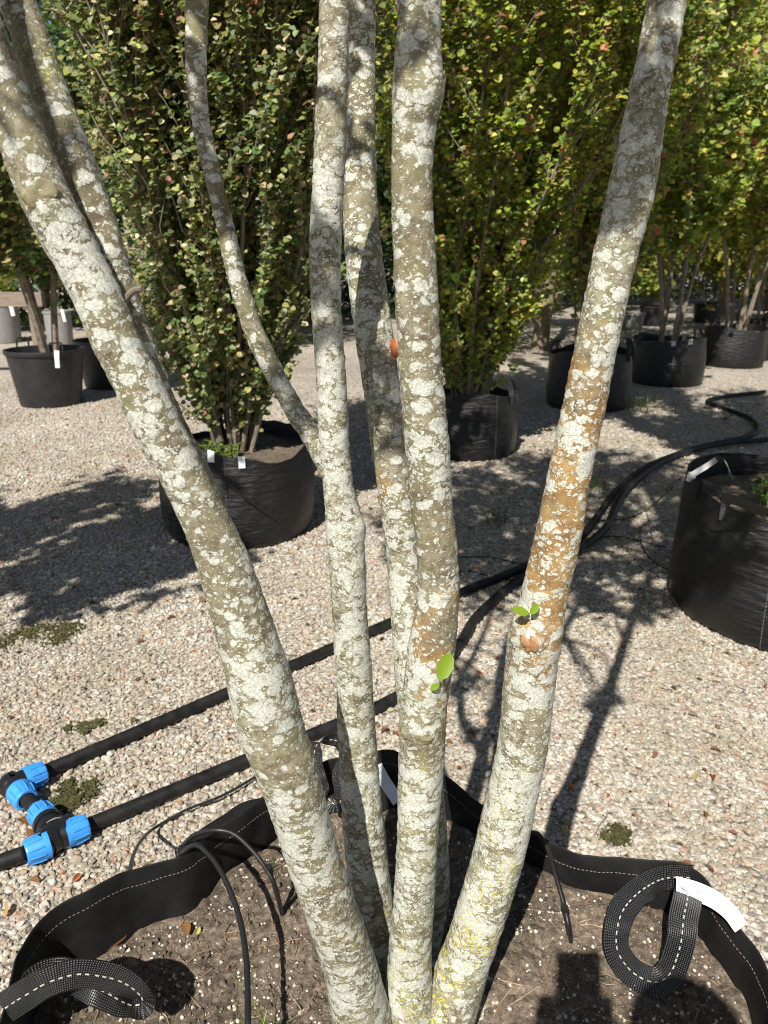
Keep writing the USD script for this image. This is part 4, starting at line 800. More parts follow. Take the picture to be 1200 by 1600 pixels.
p, n_ = surface_point("A", 195, 470, .01); e = at_y(223, 450, .84); obj("twig_stub", tube(spline([p, (p + e) / 2 + UP * .004, e], 8), np.linspace(.004, .003, 8), 8), M_TWIG, tree)
p = at_y(502, 742, 1.02); obj("twig_stub", tube(spline([p + np.array([.02, 0, 0]), p, p + np.array([-.006, -.004, .004])], 6), .004, 7), M_TWIG, tree)
# shoots with single leaves on the bark
def shoot_leaf(tip, base, nrm_, size, col, shape="oval", name="leaf"):
    tip, base = np.asarray(tip), np.asarray(base); hd = unit(tip - base); c = (tip + base) / 2 + unit(nrm_) * .003
    v, f, cc = leaf_batch(c[None], unit(nrm_)[None], hd[None], np.array([size]), np.array([col]), shape, .12, .12); obj(name, (v, f), M_LEAF, tree, smooth=True, color=cc)
viewn = unit(np.array([0, -.9, .75]))
for key, bx, by, tx, ty, sz, off in (("C", 684, 1060, 706, 1024, .040, .022), ("C", 686, 1070, 671, 1078, .016, .012), ("F", 824, 962, 800, 950, .024, .02), ("F", 826, 960, 842, 945, .020, .016)):
    p0, n0 = surface_point(key, bx, by); Yv = p0[1] - off; a, b = at_y(bx, by, Yv + .004), at_y(tx, ty, Yv)
    obj("shoot", tube(spline([p0, (p0 + a) / 2 + UP * .002, a], 6), .0011, 5), M_TWIG, tree); shoot_leaf(b, a, viewn + np.array([.2, 0, 0]), sz, (.17, .27, .02))
p0, n0 = surface_point("D", 612, 545, .0); v, f, cc = leaf_batch((p0 + n0 * .006)[None], unit(np.array([.2, -.8, .4]))[None], unit(np.array([.05, 0, 1.]))[None], np.array([.034]), np.array([(.42, .15, .05)]), "oval", .35, .1); obj("leaf", (v, f), M_LEAF, tree, smooth=True, color=cc, label="dry orange leaf caught on the bark")

# crown above the frame: limbs from the stems to leafy sprays
rc = np.random.default_rng(77); LP, LH, TW, LIMB = [], [], [], []
ALLP = np.vstack([STEM[k] for k in STEM])
def spray(c, rad, n, own=None):
    """a leafy spray at c: its limb leaves the nearest stem, twigs fan out inside it and carry the leaves."""
    c = np.asarray(c, float); pr = ALLP[(ALLP[:, 2] > 1.98)] if own is None else STEM[own][STEM[own][:, 2] > 1.9]
    d_ = pr[:, :3] - (c - UP * .30); i0 = np.argmin(np.sum(d_ ** 2, 1)); p0 = pr[i0, :3]; L = np.linalg.norm(c - p0)
    LIMB.append(tube(spline([p0, p0 + (c - p0) * .5 + UP * .06 * L + rc.normal(0, .04, 3) * L, c], 9), np.linspace(.006 + .009 * L, .004, 9), 6, cap=False))
    k = max(3, n // 11)
    for _ in range(k):
        e = c + unit(rc.normal(size=3)) * rad * rc.uniform(.5, 1.15); TW.append(tube(np.array([c, (c + e) / 2 + rc.normal(0, .015, 3), e]), np.array([.0035, .0025, .0012]), 4, cap=False))
        m = max(1, int(n / k)); s_ = rc.uniform(.15, 1.05, m); LP.append(c + (e - c) * s_[:, None] + rc.normal(0, .022, (m, 3))); LH.append(np.tile(unit(e - c), (m, 1)))
made = 0
while made < 380:
    u = unit(rc.normal(size=3)) * rc.uniform(.25, 1) ** .45
    c = np.array([.12, 1.35, 3.75]) + u * np.array([1.25, 1.0, 1.42])
    if c[2] < 2.35: c[2] = 2.35 + rc.uniform(0, .3)
    h_ = (1.02 - c[1]) / .885                      # leave the sun's way to the lower stems open
    if h_ > -.2 and .3 < c[2] - h_ < 2.15 and -.95 < c[0] + .31 * h_ < .75: continue
    made += 1
    spray(c, rc.uniform(.14, .26), int(rc.uniform(40, 75)))
NSPRAY = len(LP)
# low sprays in front of the stems: their shade makes the dark places high on the bark
def shade_on(px, py, Yv, h): return at_y(px, py, Yv) + SUN_DIR / SUN_DIR[2] * h
for px, py, Yv, h, rad, n in ((1006, 150, .96, .85, .05, 40), (1000, 185, .96, .85, .05, 40), (985, 245, .96, .95, .045, 24), (1030, 20, .97, .75, .05, 8), (10, 120, .80, .85, .04, 5), (566, 40, 1.27, .75, .07, 26), (565, 240, 1.24, .95, .03, 8),
                              (312, 185, 1.07, .85, .05, 18), (352, 330, 1.06, 1.0, .04, 10), (450, 600, 1.04, 1.35, .06, 22), (503, 390, 1.0, 1.1, .05, 20), (540, 440, 1.0, 1.15, .05, 14), (640, 40, .9, .8, .04, 8)):
    spray(shade_on(px, py, Yv, h), rad, n)
NB = sum(len(a) for a in LP[:NSPRAY]); LP, LH = np.vstack(LP), np.vstack(LH); keep = np.ones(len(LP), bool)
for Yp in (.85, 1.0, 1.2):                              # leaves that would darken the sunlit stems were never there
    h_ = (Yp - LP[:, 1]) / .885; zz, xx = LP[:, 2] - h_, LP[:, 0] + .31 * h_; keep &= ~((h_ > 0) & (zz > .3) & (zz < 2.1) & (xx > -.9) & (xx < .62))
keep[NB:] = True; LP, LH = LP[keep], LH[keep]; n = len(LP); nn, hd = leaf_dirs(rc, n, .3, .6)
v, f, c = leaf_batch(LP, nn, unit(hd + .6 * LH), .050 * np.exp(rc.normal(0, .2, n)), palette(rc, n, GREENS, [4, 5, 3, 3, .3, .2]), "oval"); obj("crown_foliage", (v, f), M_LEAF, tree, smooth=False, color=c, kind="stuff")
obj("crown_limbs", cat(LIMB), M_TWIG, tree, smooth=True, kind="stuff"); obj("crown_twigs", cat(TW), M_TWIG, tree, smooth=True, kind="stuff")

# a neighbouring potted tree left of the frame; its shade falls across the gravel at left
nb = (-2.75, 1.25)
nbag, _ = soft_bag("black planter bag left of the frame whose tree shades the gravel", nb, .5, .55, 31, GB)
shrub("potted_tree", "leafy potted tree left of the frame, shading the gravel at left", "tree", (nb[0], nb[1], .47), 3.9, 1.05, 6, 56, 20, .055, GREENS, [4, 5, 3, 3, .3, .2], 131, 2.5, stem_r=.035, spread=.6)

# ------------------------------------------------------------------ water pipes and fittings
PR = .0215
pipes = thing("water_pipe", "black water pipe run with blue compression fittings across the gravel", "pipe", (*at_z(60, 1290, 0)[:2], 0))
def on_ground(lst, z=PR + .006): return np.array([at_z(x, y, z) for x, y in lst])
up_px = [(52, 1213), (200, 1150), (350, 1085), (440, 1047), (525, 1010), (610, 973), (720, 926), (815, 888), (900, 845), (938, 800), (962, 768), (1010, 730), (1080, 702), (1160, 684), (1183, 672), (1170, 653), (1120, 634), (1105, 627), (1130, 620), (1195, 612)]
lo_px = [(118, 1298), (260, 1240), (385, 1188), (525, 1133), (615, 1092), (680, 1050), (722, 1000), (750, 958), (820, 900), (905, 862), (945, 830), (962, 795), (985, 762), (1040, 722), (1110, 700), (1200, 690)]
obj("pipe", tube(spline(on_ground(up_px), 160), PR, 16), M_PIPE, pipes, smooth=True)
lo = on_ground(lo_px); lo[9:, 2] += .02
obj("pipe", tube(spline(lo, 150), PR, 16), M_PIPE, pipes, smooth=True)
obj("pipe", tube(spline(on_ground([(-120, 1395), (-40, 1362), (40, 1333)]), 20), PR, 16), M_PIPE, pipes, smooth=True)
zf = .042
def F_(px, py): return at_z(px, py, zf)
def nut(c, d, L=.060, r=.0375):
    d = unit(d); prf = [(.024, -L * .5), (.030, -L * .5), (.033, -L * .42), (r * .97, L * .25), (r, L * .30), (r, L * .5), (r * .8, L * .5)]
    v, f = revolve(prf, 40, c, d); h = obj("blue_nut", (v, f), M_BLUE, pipes, smooth=30)
    ribs = []; a_ = unit(np.cross(d, UP)); b_ = np.cross(d, a_)
    for k in range(10):
        an = k * 2 * np.pi / 10; e = math.cos(an) * a_ + math.sin(an) * b_
        p = np.array([c + d * (-L * .42) + e * .033, c + d * (-.05 * L) + e * (.0365), c + d * (L * .25) + e * (r * .985)])
        ribs.append(tube(p, .0024, 6))
    obj("grip_ribs", cat(ribs), M_BLUE, h, smooth=True)
    return h
dU = unit(on_ground([(200, 1150)])[0] - on_ground([(52, 1213)])[0]); dL = unit(on_ground([(260, 1240)])[0] - on_ground([(118, 1298)])[0])
c1 = F_(55, 1212); c2 = F_(36, 1243); c3 = F_(66, 1274); tee = F_(88, 1306); c4 = F_(120, 1297); c5 = F_(58, 1326)
ax = unit(tee - c2)           # along the short cross run
nut(c1, -dU)
nut(c2, -ax); nut(c3, ax); nut(c4, -dL); nut(c5, unit(F_(95, 1310) - F_(40, 1333)))
ctr = F_(18, 1222)
obj("elbow", tube(spline([c1 - dU * .02, c1 - dU * .07, ctr, c2 - ax * .07, c2 - ax * .02], 24), .034, 18), M_BLACKPL, pipes, smooth=True)
obj("pipe", tube(np.linspace(c2, c3, 6), PR, 16), M_PIPE, pipes, smooth=True)
def ringed(a, b, rads, name):
    d = unit(b - a); L = np.linalg.norm(b - a); n = len(rads); prf = [(0.001, 0)]
    for k, r_ in enumerate(rads): prf += [(r_, L * k / n), (r_, L * (k + 1) / n)]
    prf.append((.001, L)); v, f = revolve(prf, 36, a, d); return obj(name, (v, f), M_BLACKPL, pipes, smooth=30)
ringed(c3 + ax * .02, tee + ax * .005, [.036, .040, .036, .041, .037, .035], "coupling")
v, f = revolve([(.0365, 0), (.0385, .002), (.0385, .010), (.0365, .012)], 36, c3 + ax * (np.linalg.norm(tee - c3) * .68), ax); obj("clear_ring", (v, f), simple("grey_ring", (.22, .22, .21), .3), pipes, smooth=30)
ringed(tee - dL * .015, c4 - dL * .01, [.034, .034, .039, .036], "tee_branch")
dd5 = unit(c5 - tee); ringed(tee - dd5 * .05, c5 - dd5 * .01, [.036, .036, .038, .041, .037], "tee_body")

# ------------------------------------------------------------------ drip tubes
def wire(name, label, pts, r, group="thin black drip tubes in and around the large planter", n=60, stake=None):
    t = thing(name, label, "drip tube", pts[0], group); obj("tube", tube(spline(pts, n), r, 8), M_DRIP, t, smooth=True)
    if stake is not None:
        a, b = stake; obj("stake", cat([tube(np.linspace(a, b, 5), .0042, 8), tube(np.array([a - (b - a) * .06, a + (b - a) * .06]), .0065, 8)]), M_DRIP, t, smooth=40)
    return t
q_ = pz([(205, 1362, .47), (206, 1330, .40), (215, 1312, .25), (250, 1290, .06), (300, 1262, .012), (360, 1238, .012), (405, 1212, .012)])
wire("drip_tube", "thin black drip tube lying on the gravel behind the planter rim at left", [at_z(203, 1364, .47), at_z(206, 1345, .40), at_z(212, 1328, .28), at_z(222, 1312, .14)] + [at_z(x, y, .022) for x, y in ((240, 1295), (290, 1266), (350, 1242), (410, 1208), (450, 1190))], .0042)
wire("drip_tube", "black drip tube looping over the rim, ending at a stake beside the left stem", [at_z(288, 1318, .50), at_z(305, 1304, .53), at_z(335, 1297, .555), at_z(365, 1303, .55), at_z(395, 1330, .525), at_z(416, 1358, .50), at_z(430, 1385, .47), at_z(440, 1425, .385)], .0042, stake=(at_z(421, 1358, .497), at_z(441, 1428, .375)))
wire("drip_tube", "long black drip tube arching over the soil in front of the left stem", [at_z(280, 1335, .50), at_z(305, 1320, .52), at_z(330, 1340, .52), at_z(352, 1375, .515), at_z(373, 1430, .505), at_z(384, 1490, .50), at_z(387, 1550, .495), at_z(387, 1620, .485), at_z(386, 1700, .40)], .0048)
wire("drip_tube", "black drip tube with stake in the soil right of the right stem", [at_z(828, 1300, .50), at_z(842, 1304, .515), at_z(856, 1328, .51), at_z(868, 1368, .50), at_z(880, 1410, .48), at_z(889, 1450, .455), at_z(893, 1482, .385)], .0040, stake=(at_z(882, 1420, .478), at_z(892, 1480, .38)))
# thin lines lying about on the gravel at right
GW = "thin black irrigation lines lying on the gravel at right"
gl = lambda L: [at_z(x, y, .008) for x, y in L]
wire("irrigation_line", "thin black line curling from the big right-hand bag over the gravel", [at_y(1062, 748, 3.2)] + gl([(1040, 765), (1005, 800), (960, 812), (920, 812)]), .0035, GW)
wire("irrigation_line", "thin black line making a bow on the gravel left of the big bag", [at_y(1050, 762, 3.2)] + gl([(1010, 800), (1000, 830), (1006, 860), (1030, 883), (1045, 890)]), .0035, GW)
wire("irrigation_line", "thin black line running straight across the shaded gravel behind the stems", gl([(700, 872), (760, 870), (830, 880), (900, 850), (960, 838), (1040, 855)]), .0035, GW)
wire("irrigation_line", "second thin black line crossing the shaded gravel behind the stems", gl([(690, 895), (740, 893), (800, 905), (870, 860), (930, 815)]), .0035, GW)

# ------------------------------------------------------------------ weeds, grass, fallen leaves
def grass(label, c, n, h, seed, col=(.10, .19, .03), spread=.03):
    r = np.random.default_rng(seed); t = thing("grass_tuft", label, "grass tuft", c); c = np.asarray(c, float); allb = []
    for k in range(n):
        a = r.uniform(0, 6.28); l = h * r.uniform(.5, 1.1); b = c + np.array([r.normal(0, spread), r.normal(0, spread), -.005]); o = np.array([math.cos(a), math.sin(a), 0]) * l * r.uniform(.15, .7)
        p = spline([b, b + UP * l * .55 + o * .3, b + UP * l * .85 + o], 7); w = np.tile(np.array([-math.sin(a), math.cos(a), 0]), (7, 1)); v, f, uv = ribbon(p, w, np.linspace(.0028, .0004, 7) * (h / .1) ** .5, .0004)
        cc = np.tile(np.array(col) * np.exp(r.normal(0, .2)), (len(v), 1)); allb.append((v, f, cc))
        if n <= 14: obj("blade", (v, f), M_LEAF, t, smooth=True, color=cc)
    if n > 14:
        v, f = cat([(a, b) for a, b, _ in allb]); obj("blades", (v, f), M_LEAF, t, smooth=True, color=np.vstack([x[2] for x in allb]), kind="stuff")
sz_ = lambda x, y: np.array([x, y, float(soil_z(np.array([x]), np.array([y]))[0])])
gp = at_z(412, 1610, .42); grass("fresh green grass shoots in the soil in front of the left stem", sz_(gp[0], gp[1]), 12, .12, 81, (.16, .26, .04), .014)
gpt = at_z(1000, 640, .01); grass("bright grass tuft on the gravel beside the half-hidden bag", gpt, 60, .22, 82, (.12, .17, .03), .09)
gpt = at_z(775, 815, .01); grass("dark grass tuft in the shade right of the centre stems", gpt, 70, .12, 83, (.06, .12, .02), .07)
gpt = at_z(935, 765, .01); grass("grass tuft beside the pipes right of the right-hand stem", gpt, 60, .14, 84, (.07, .13, .02), .05)
gpt = at_z(170, 708, .01); grass("small grass tuft on the sunny gravel at left", gpt, 30, .05, 85, (.12, .15, .04), .08)
gpt = at_z(165, 1128, .005); grass("tiny green seedling on the gravel above the upper pipe", gpt, 6, .045, 86, (.16, .26, .04), .008)

def litter():
    r = np.random.default_rng(91); n = 5200; y = r.uniform(1.0, 9.5, n); x = r.uniform(-4.5, 5.5, n)
    k = frustum_mask(x, y) & ~in_loop(x, y, -.03); dens = meshkit.fbm(np.stack([x * .8, y * .8, 0 * x], 1), 3, 19); k &= r.random(n) < np.clip((dens - .36) * 3.2 + (x > .4) * .35, .05, 1); x, y = x[k], y[k]; n = len(x)
    p = np.stack([x, y, ground_z(x, y) + .013], 1); sz = .011 + .03 * r.random(n) ** 2
    nn_ = unit(UP + r.normal(0, .45, (n, 3))); hd_ = unit(r.normal(size=(n, 3)) * [1, 1, .2])
    v, f, c = leaf_batch(p, nn_, hd_, sz, palette(r, n, [(.20, .11, .055), (.27, .16, .08), (.13, .085, .05), (.30, .22, .12), (.28, .10, .05)], [3, 3, 3, 2, 1], .25), "oval", .35, .3)
    o = obj("leaf_litter", (v, f), M_LEAF, None, smooth=False, color=c); tag(o, "small brown leaf scraps scattered over the gravel", kind="stuff")
    tw_ = []
    for _ in range(420):
        y = r.uniform(1.4, 6.5); x = r.uniform(-2.8, 3.2)
        if in_loop(np.array([x]), np.array([y]), -.05)[0]: continue
        l, a = r.uniform(.012, .055), r.uniform(0, 6.28); c_ = np.array([x, y, float(ground_z(np.array([x]), np.array([y]))[0]) + .013]); d = np.array([math.cos(a), math.sin(a), r.normal(0, .06)]) * l
        tw_.append(tube(np.array([c_ - d, c_ + np.array([-d[1], d[0], 0]) * r.normal(0, .2), c_ + d]), r.uniform(.0008, .002), 4, cap=False))
    o = obj("twig_litter", cat(tw_), M_TWIG, None, smooth=True); tag(o, "bits of dry twig lying on the gravel", kind="stuff")
litter()

def moss(label, c, r_, seed):
    r = np.random.default_rng(seed); t = thing("moss_patch", label, "moss", c); c = np.asarray(c, float); parts = []; ic = trimesh.creation.icosphere(subdivisions=1); iv, if_ = np.array(ic.vertices), np.array(ic.faces)
    ic = trimesh.creation.icosphere(subdivisions=0); iv, if_ = np.array(ic.vertices), np.array(ic.faces); cl = r.normal(0, .55, (9, 2)) * r_ * [1.5, 1]
    for _ in range(int(420 + 9000 * r_)):
        q_ = cl[r.integers(0, 9)] + r.normal(0, .26, 2) * r_ ; h_ = r.uniform(.0018, .0045)
        parts.append((iv * (1 + .5 * r.random((len(iv), 1))) * [h_, h_, h_] + c + [q_[0], q_[1], r.uniform(.004, .012)], if_))
    v, f = cat(parts); obj("moss_cushion", (v, f), M_MOSS, t, smooth=True, kind="stuff")
M_MOSS = simple("moss", (.075, .074, .032), .95, .1, var=.6, nscale=60.0, bump=(350.0, .006, 1.0))
moss("mossy patch on the gravel beside the blue fittings", at_z(115, 1245, 0), .05, 5); moss("small moss patch near the upper pipe at left", at_z(135, 1140, 0), .03, 6); moss("moss patch on the sunny gravel right of the right stem", at_z(968, 1308, 0), .035, 7); moss("thin moss patch on gravel below the left shadow", at_z(60, 1000, 0), .12, 8)

def fallen(label, p, size, col, seed, group=None, fold=.5):
    r = np.random.default_rng(seed); t = thing("fallen_leaf", label, "leaf", p, group); n_ = unit(UP + r.normal(0, .35, 3)); h = r.normal(size=3) * [1, 1, .2]
    v, f, c = leaf_batch(np.asarray(p, float)[None] + UP * size * .2, n_[None], unit(h)[None], np.array([size]), np.array([col]), "oval", fold * r.uniform(-1, 1), r.uniform(-.4, .5)); obj("blade", (v, f), M_LEAF, t, smooth=True, color=c)
fallen("large curled brown leaf beside the blue tee fitting", at_z(42, 1293, .012), .075, (.23, .11, .05), 1)
fallen("second dry leaf lying just below the curled brown one", at_z(52, 1310, .008), .055, (.20, .10, .05), 2)
fallen("long dry brown leaf on the soil near the left handle", sz_(*at_z(165, 1440, .42)[:2]), .085, (.20, .085, .035), 3)
fallen("tan leaf scrap on the soil left of the long drip tube", sz_(*at_z(290, 1428, .42)[:2]), .032, (.26, .14, .06), 4, fold=.9)
fallen("fresh yellow-green leaf dot on the soil", sz_(*at_z(308, 1428, .42)[:2]), .014, (.42, .44, .10), 5, fold=.1)
fallen("rust-coloured leaf on gravel between the centre stems and pipe", at_z(748, 1053, .01), .03, (.38, .14, .07), 6)
fallen("brown leaf on the gravel under the upper pipe at left", at_z(240, 1141, .01), .04, (.26, .12, .05), 7)
fallen("yellow leaf on the gravel beside the planter at lower left", at_z(10, 1425, .01), .035, (.45, .30, .10), 8)
GL = "dry leaves scattered on the shaded gravel"
for k in range(16):
    px, py = rg.uniform(690, 1180), rg.uniform(620, 830); fallen("small dry reddish leaf lying on the shaded gravel at right", at_z(px, py, .012), rg.uniform(.04, .07), (.30, .12, .05), 100 + k, GL)
# bits of litter on the gravel
lit = thing("plastic_scrap", "clear crumpled scrap of plastic on the gravel beside the white tag", "litter", at_z(1177, 1425, 0))
obj("scrap", lump(at_z(1177, 1425, .012), UP, (.016, .016), 8, .35), simple("cloudy_plastic", (.62, .66, .72), .2, transmission_weight=.3), lit, smooth=False)

# ------------------------------------------------------------------ timber rail at left, fence at right
rail = thing("timber_rail", "weathered timber rail on posts behind the two-trunk tree at left", "rail", (-4.6, 10.4, 0))
obj("rail_beam", box((-6.3, 10.4, 1.02), (1.85, .06, .09)), M_WOOD, rail, smooth=False)
for x in (-4.62, -7.2): obj("post", box((x, 10.475, .55), (.06, .06, .55)), M_WOOD, rail, smooth=False)
M_FENCE = simple("fence_metal", (.20, .22, .20), .6, .4)
fence = thing("mesh_fence", "pale mesh fence with posts at the far right of the yard", "fence", (9.0, 27.0, 0))
for k in range(9): obj("post", tube(np.array([[2.0 + 2.2 * k, 27, -.05], [2.0 + 2.2 * k, 27, 2.0]]), .035, 8), M_FENCE, fence)
for z in (1.95, 1.05, .15): obj("rail", tube(np.array([[2.0, 26.96, z], [19.6, 26.96, z]]), .025, 6), M_FENCE, fence)
obj("mesh_wires", cat([tube(np.array([[2.0 + .11 * k, 26.92, .1], [2.0 + .11 * k, 26.92, 1.95]]), .004, 3, cap=False) for k in range(160)] + [tube(np.array([[2.0, 26.915, .2 * k], [19.6, 26.915, .2 * k]]), .004, 3, cap=False) for k in range(1, 10)]), M_FENCE, fence, smooth=False, kind="stuff")

# ------------------------------------------------------------------ trees behind the yard
def big_tree(name, label, base, H, R, seed, pal, w, n=5200, leaf=.17, trunk=.16, low=.12, group=None):
    r = np.random.default_rng(seed); t = thing(name, label, "tree", base, group); base = np.asarray(base, float)
    top = base + np.array([r.normal(0, .3), r.normal(0, .3), H * .8]); tr = spline([base - UP * .1, base + (top - base) * .4 + r.normal(0, .12, 3) * [1, 1, 0], top], 14)
    limbs = [tube(tr, np.linspace(trunk, .03, 14), 10)]; cl = []
    for k in range(46):
        u = low + (1 - low) * r.uniform(0, 1) ** .9; a = r.uniform(0, 6.28); prof_ = math.sin(math.pi * min(1, (u - low) / (1 - low) * .86 + .14)) ** .6; rad = R * prof_ * r.uniform(.45, 1.0)
        c = base + np.array([math.cos(a) * rad, math.sin(a) * rad, H * u]); cl.append((c, R * r.uniform(.22, .42)))
        if k < 14: i0 = int(np.clip(u * .75, .1, .95) * 13); limbs.append(tube(spline([tr[i0], (tr[i0] + c) / 2 + UP * .1, c], 6), np.linspace(.05, .012, 6), 5, cap=False))
    per = int(n * 1.5) // len(cl); LPb = np.vstack([c + r.normal(0, .5, (per, 3)) * [s, s, s * .75] for c, s in cl]); m = len(LPb)
    shade_c = np.repeat(np.exp(r.normal(0, .22, len(cl))), per)[:, None]
    nn_, hd_ = leaf_dirs(r, m, .6, .3); v, f, c = leaf_batch(LPb, nn_, hd_, 1.25 * leaf * np.exp(r.normal(0, .25, m)), np.clip(palette(r, m, pal, w, .2) * shade_c, .004, .6), "quad", .15, .1)
    obj("trunk", cat(limbs), M_TRUNKFAR, t, smooth=True); obj("crown", (v, f), M_LEAF, t, smooth=False, color=c, kind="stuff")
    return t
GBK = "trees closing off the back of the yard"
DK = [(.03, .06, .02), (.045, .08, .025), (.06, .10, .03)]; BR = [(.09, .15, .03), (.12, .18, .035), (.06, .11, .025)]; YL = [(.16, .17, .03), (.12, .15, .03), (.20, .17, .04)]; GRY = [(.10, .13, .09), (.13, .16, .11), (.08, .11, .07)]
spec = [
 ((-3.4, 14.5, 0), 6.0, 2.1, BR, "bright green round tree behind the dark green shrub at upper left", .13, 6500),
 ((-8.5, 17.5, 0), 7.5, 2.8, DK, "dark broad tree at the left edge beyond the timber rail", .17, 6000),
 ((-6.2, 22.0, 0), 9.0, 3.2, BR, "tall fresh green tree at the far left back of the yard", .19, 6000),
 ((-1.4, 19.0, 0), 8.5, 2.7, DK, "dark tall tree showing between the left-hand stems", .17, 6000),
 ((1.2, 24.0, 0), 8.6, 3.0, DK, "dark tree far behind the central stems", .2, 5500),
 ((2.7, 13.6, 0), 7.2, 2.5, [(.13, .17, .035), (.18, .20, .045), (.24, .22, .06)], "yellow-green tree standing behind the yellow-green shrub", .10, 9500),
 ((5.2, 24.0, 0), 9.5, 2.9, DK, "dark tall tree behind the right-hand stem", .19, 6000),
 ((8.0, 16.5, 0), 6.2, 2.2, YL, "yellowing tree behind the right-hand row of potted trees", .14, 6500),
 ((9.6, 22.5, 0), 9.0, 3.0, BR, "green tree behind the yellowing tree at right", .18, 6000),
 ((12.5, 20.0, 0), 8.0, 2.8, DK, "dark tree beyond the right edge of the row", .18, 6000),
 ((7.0, 30.0, 0), 10.0, 3.6, GRY, "greyish tree beyond the mesh fence", .22, 5500),
 ((-11.0, 26.0, 0), 10.0, 3.6, DK, "large dark tree at the far left corner", .22, 5000),
 ((13.0, 31.0, 0), 10.0, 3.8, GRY, "pale greyish tree beyond the right end of the fence", .22, 5000),
 ((-3.0, 31.0, 0), 11.0, 4.0, DK, "largest dark tree closing the view at centre left", .24, 5500),
]
for k, (b, H, R, pal, lab, lf, n) in enumerate(spec): big_tree("background_tree", lab, b, H, R, 200 + k, pal, [1, 1, 1], n, lf, low=.16, group=GBK)
def hedge(name, label, x0, x1, y, h, d, seed, pal, n, leaf):
    r = np.random.default_rng(seed); t = thing(name, label, "hedge", ((x0 + x1) / 2, y, 0)); x = r.uniform(x0, x1, n); top = h * (.8 + .35 * meshkit.fbm(np.stack([x * .9, 0 * x, 0 * x], 1), 3, seed))
    p = np.stack([x, y + d * r.normal(0, .4, n), top * r.uniform(0.02, 1, n) ** .8], 1); nn_, hd_ = leaf_dirs(r, n, .35, .3)
    v, f, c = leaf_batch(p, nn_, hd_, leaf * np.exp(r.normal(0, .25, n)), palette(r, n, pal, [1] * len(pal), .3), "quad", .15, .1); obj("foliage", (v, f), M_LEAF, t, smooth=False, color=c, kind="stuff")
    st = [tube(np.array([[xx, y + r.normal(0, .15), -.05], [xx + r.normal(0, .2), y + r.normal(0, .2), h * .8]]), .025, 5, cap=False) for xx in np.arange(x0, x1, .7)]; obj("stems", cat(st), M_TRUNKFAR, t, smooth=True, kind="stuff")
hedge("hedge", "leafy green hedge at the far left behind the grey pots", -14, -3.5, 18.5, 1.6, 1.0, 61, BR + DK, 9000, .13)
hedge("hedge", "dark shrubbery between the centre stems at the back", -3.5, 4.5, 21.5, 3.2, 1.4, 62, DK, 12000, .16)
hedge("hedge", "mixed shrubbery along the far fence at right", 4.5, 20, 28.5, 2.6, 1.6, 63, GRY + BR, 12000, .2)

# ------------------------------------------------------------------ the photographer, whose shadow falls on the soil
def hull_chain(pairs):
    M = manifold3d.Manifold; parts = []
    for (a, ra), (b, rb_) in pairs:
        s1 = M.sphere(ra, 20).translate([float(x) for x in a]); s2 = M.sphere(rb_, 20).translate([float(x) for x in b]); parts.append(M.batch_hull([s1, s2]))
    m = M.batch_boolean(parts, manifold3d.OpType.Add).refine_to_length(.02).to_mesh()
    t_ = trimesh.Trimesh(m.vert_properties[:, :3], m.tri_verts, process=True); trimesh.smoothing.filter_taubin(t_, iterations=8); return tm(t_)
O = np.array([.065, -.30, 0]); A_ = lambda x, y, z: O + np.array([x, y, z])
person = thing("person", "person standing behind the camera holding up a phone, only the shadow seen", "person", O)
fwd = np.array([0, math.cos(PITCH), -math.sin(PITCH)]); upv = np.array([0, math.sin(PITCH), math.cos(PITCH)])
PHC = np.array([-.0225, 0, CAM_H]) - fwd * .012 - upv * .058
hl, hr = PHC + np.array([-.045, -.02, -.05]), PHC + np.array([.047, -.02, -.05])
body = [((A_(0, 0, 1.0), .135), (A_(0, .0, 1.18), .125)), ((A_(0, 0, 1.18), .125), (A_(0, 0, 1.36), .13)), ((A_(-.12, 0, 1.38), .085), (A_(.12, 0, 1.38), .085)), ((A_(-.1, 0, .95), .11), (A_(.1, 0, .95), .11)), ((A_(0, 0, 1.42), .06), (A_(0, .03, 1.54), .055))]
for s, hnd in ((-1, hl), (1, hr)):
    el = A_(s * .24, .12, 1.17)
    body += [((A_(s * .18, 0, 1.40), .06), (el, .045)), ((el, .045), (hnd - np.array([0, .05, .03]), .03)), ((A_(s * .09, 0, .92), .095), (A_(s * .10, .02, .50), .06)), ((A_(s * .10, .02, .50), .06), (A_(s * .11, -.02, .09), .042)), ((A_(s * .11, -.03, .045), .045), (A_(s * .13, .15, .035), .035))]
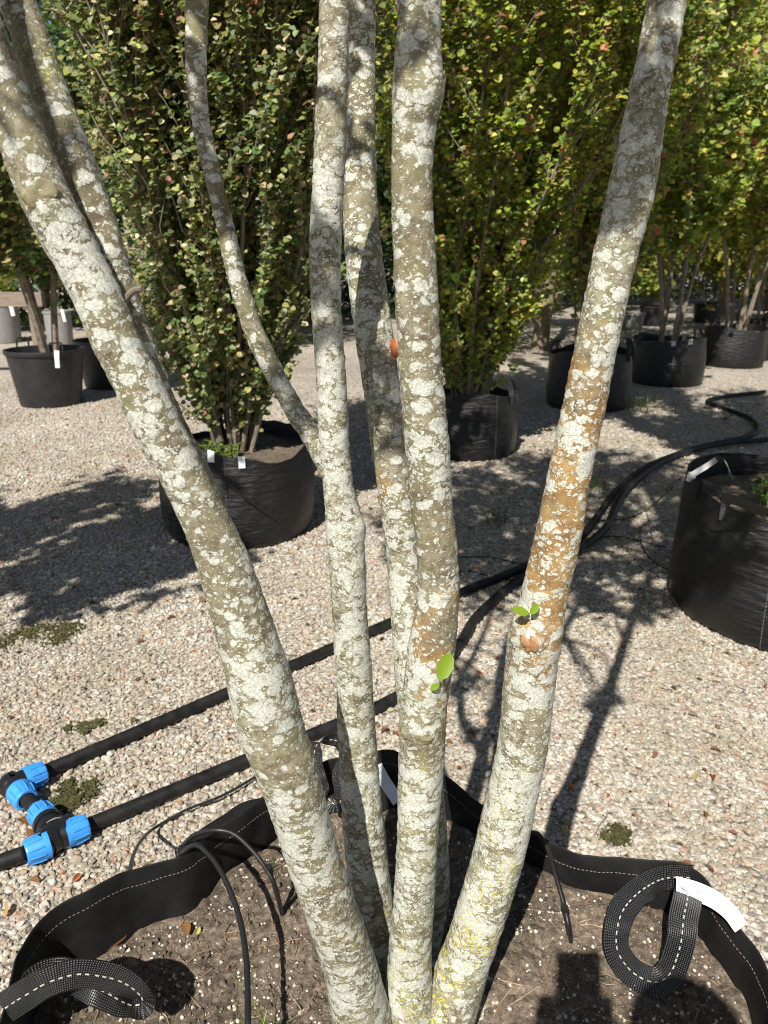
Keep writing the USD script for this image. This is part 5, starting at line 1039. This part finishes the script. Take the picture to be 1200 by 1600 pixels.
v, f = hull_chain(body); obj("body", (v, f), simple("dark_clothes", (.05, .055, .07), .85, var=.2), person, smooth=True)
M_SKIN = simple("skin", (.50, .32, .24), .5, subsurface_weight=.1)
head = [((A_(0, .02, 1.70), .088), (A_(0, .035, 1.63), .072)), ((A_(0, .04, 1.62), .068), (A_(0, .065, 1.575), .042)), ((A_(0, .105, 1.655), .014), (A_(0, .115, 1.64), .016)), ((A_(-.082, .02, 1.65), .02), (A_(-.084, .015, 1.63), .016)), ((A_(.082, .02, 1.65), .02), (A_(.084, .015, 1.63), .016))]
v, f = hull_chain(head); obj("head", (v, f), M_SKIN, person, smooth=True)
v, f = hull_chain([((A_(0, -.01, 1.725), .09), (A_(0, .0, 1.70), .094)), ((A_(0, -.03, 1.70), .085), (A_(0, -.035, 1.62), .07))]); obj("hair", (v, f), simple("brown_hair", (.06, .04, .03), .6), person, smooth=True)
for s, hnd in ((-1, hl), (1, hr)):
    ch = [((hnd - np.array([0, .05, .03]), .026), (hnd, .024))]
    for k in range(4):
        z = -.022 + .016 * k; b0 = hnd + np.array([0, .012, z]); b1 = b0 + np.array([-s * -.006, .022, .0]); b2 = b1 + np.array([-s * .03, .004, .0]); ch += [((b0, .0095), (b1, .009)), ((b1, .009), (b2, .008))]
    t0 = hnd + np.array([-s * .004, -.012, .015]); ch += [((t0, .011), (t0 + np.array([-s * .03, -.004, .02]), .009))]
    v, f = hull_chain(ch); obj("hand", (v, f), M_SKIN, person, smooth=True)
phone = thing("smartphone", "dark smartphone held up by the photographer", "phone", PHC)
Rm = np.stack([np.array([1, 0, 0.]), upv, -fwd], 1)
ps = manifold3d.CrossSection.square([.066, .138], True).offset(.005, manifold3d.JoinType.Round).extrude(.0075).translate([0, 0, -.0040]).to_mesh()
obj("case", (ps.vert_properties[:, :3] @ Rm.T + PHC, ps.tri_verts), simple("phone_case", (.03, .03, .035), .4), phone, smooth=30)
obj("screen", box(PHC - fwd * .0042, (.032, .067, .0004), Rm), simple("phone_screen", (.02, .02, .022), .1), phone, smooth=False)
